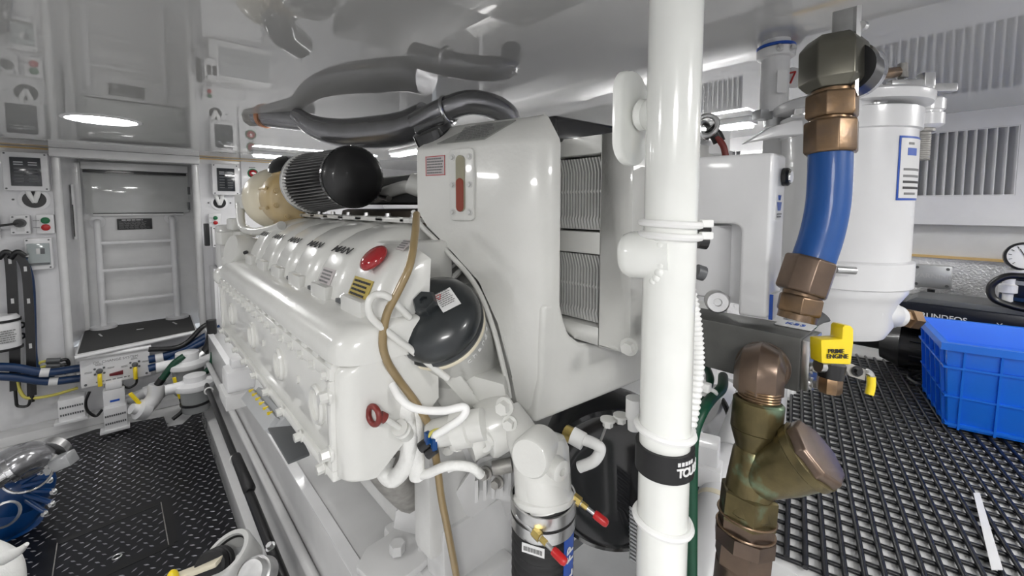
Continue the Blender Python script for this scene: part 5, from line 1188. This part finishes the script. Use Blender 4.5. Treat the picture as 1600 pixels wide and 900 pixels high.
# pressure vessel with gauge at right edge
XC = 2.30
c2 = PX(1606,470,XC); c2.z = 0; zt1 = PX(1604,436,XC).z; zt0 = PX(1604,470,XC).z; yc_ = c2
pg = thing('pressure_vessel', 'dark blue pressure canister with white neck at the right picture edge', 'canister', V((c2.x,c2.y,1.086)))
G().lathe(c2, UP, [(.0,1.087),(.075,1.087),(.078,1.09),(.078,zt0-.005),(.070,zt0)], n=32).build('base', 'black', pg); G().lathe(c2, UP, [(.064,zt0-.01),(.066,zt0),(.066,zt1),(.062,zt1+.004),(0,zt1+.005)], n=32).build('canister', 'navy', pg)
G().lathe(c2, UP, [(.0665,zt0+.004),(.067,zt0+.004),(.067,zt0+.016),(.0665,zt0+.016)], n=32, cap=False).build('blue_band', 'bluecable', pg); G().lathe(c2, UP, [(.0665,zt1-.016),(.067,zt1-.016),(.067,zt1-.002),(.0665,zt1-.002)], n=32, cap=False).build('silver_band', 'alu', pg)
G().lathe(c2, UP, [(.056,zt1),(.058,zt1+.004),(.058,zt1+.030),(.04,zt1+.038),(.025,zt1+.042),(.025,zt1+.06)], n=32).build('neck', 'white', pg)
gz = PX(1601,401,XC-.03); gd = thing('pressure_gauge', 'round pressure gauge with black rim on the dark blue canister', 'gauge', gz); nf = V((-.95,-.1,.1)).normalized()
G().lathe(gz, nf, [(0,-.04),(.046,-.04),(.049,-.01),(.049,.008),(.042,.010),(.041,.004)], n=40, cap=False).build('case', 'black', gd); G().lathe(gz, nf, [(0,.003),(.042,.003),(.042,.0045),(0,.005)], n=40).build('dial', 'label', gd)
gx = UP.cross(nf).normalized(); gy = nf.cross(gx)
for k in range(11):
    a_ = math.radians(225-27*k); d = gx*math.cos(a_)+gy*math.sin(a_); G().box(gz+nf*.006+d*.034, (.008,.0018,.001), basis(d, nf.cross(d), nf)).build('tick', 'ink', gd)
d = gx*math.cos(2)+gy*math.sin(2); G().box(gz+nf*.007+d*.012, (.032,.002,.001), basis(d, nf.cross(d), nf)).build('needle', 'ink', gd)
G().cyl(gz-nf*.03, c2+V((0,0,zt1+.05)), .012, n=12).build('stem', 'brass', gd)
tag(G().tube([PX(1604,432,XC-.10), PX(1572,432,XC-.10), PX(1549,446,XC-.10), PX(1552,466,XC-.10), PX(1580,478,XC-.10), PX(1606,484,XC-.10)], .011, n=12).build('black_tube', 'black'), 'black tube looping around the dark blue canister', 'hose')
t = thing('valve_fitting', 'small white plastic valve beside the dark blue canister', 'valve', PX(1574,474,XC-.05)); a = PX(1574,472,XC-.05); G().lathe(a, UP, [(.014,0),(.014,.03),(.024,.035),(.024,.06),(.016,.065),(.016,.085)], n=16).build('body', 'white', t)
# ================================================================ white pipes right of the pole and duct beyond the engine
dk_ = thing('white_duct', 'long white duct with bands along the hull side, mirrored in the ceiling', 'duct', (1.9,2.0,DECK))
G().cyl((1.9,.62,1.50), (1.9,3.9,1.50), .095, n=36).build('duct', 'white', dk_)
for y in (.62,.95,1.5,2.1,2.8): G().cyl((1.9,y,1.5), (1.9,y+.035,1.5), .100, n=36).build('band', 'lightgrey', dk_)
G().lathe((1.9,.62,1.5), (0,-1,0), [(.095,0),(.10,.01),(.085,.05),(.0,.07)], n=36).build('end_cap', 'white', dk_)
for y in (1.0,2.4,3.6): G().bb((1.87,y-.02,DECK), (1.93,y+.02,1.42)).build('stand', 'white', dk_)
dp = thing('drain_pipe', 'white plastic pipe with joint collar running below the bronze strainer', 'pipe', P(1100,950,.9))
G().tube([P(1085,960,.68), P(1108,840,.76), P(1135,740,.86), P(1165,650,1.0), P(1185,590,1.12)], .037, n=28).build('pipe', 'white', dp)
q0, q1 = P(1120,795,.80), P(1130,760,.84); G().cyl(q0, q0+(q1-q0).normalized()*.010, .0385, n=28).build('collar', 'cream', dp)
q0 = P(1143,716,.89); G().torus(q0, P(1165,650,1.0)-q0, .0375, .0015, n=28, m=6).build('seam', 'lightgrey', dp)
dp = thing('drain_pipe', 'large white pipe behind the green cable with a black band', 'pipe', P(1150,690,1.3))
G().tube([P(1085,620,1.25), P(1130,640,1.3), P(1190,680,1.35)], .085, n=28).build('pipe', 'white', dp); G().torus(P(1120,664,1.22), RGT, .09, .008, n=28, m=8).build('band', 'black', dp)
t = thing('white_bracket', 'white stepped plastic bracket right of the velcro band', 'bracket', P(1100,745,.8)); G().box(P(1098,712,.86), (.06,.06,.07), rotz(.3)).build('block', 'white', t, bevel=.004); G().box(P(1106,738,.84), (.05,.05,.04), rotz(.3)).build('step', 'white', t, bevel=.004)
t = thing('marker_tag', 'white cable marker printed with the roman numeral two behind the green cable', 'label', P(1098,590,.8)); G().box(P(1096,588,.80), (.06,.002,.03), rotz(-YAW)).build('tag', 'label', t); txt('E-II', P(1099,590,.798), RGT, UPV, .014, 'ink', t)
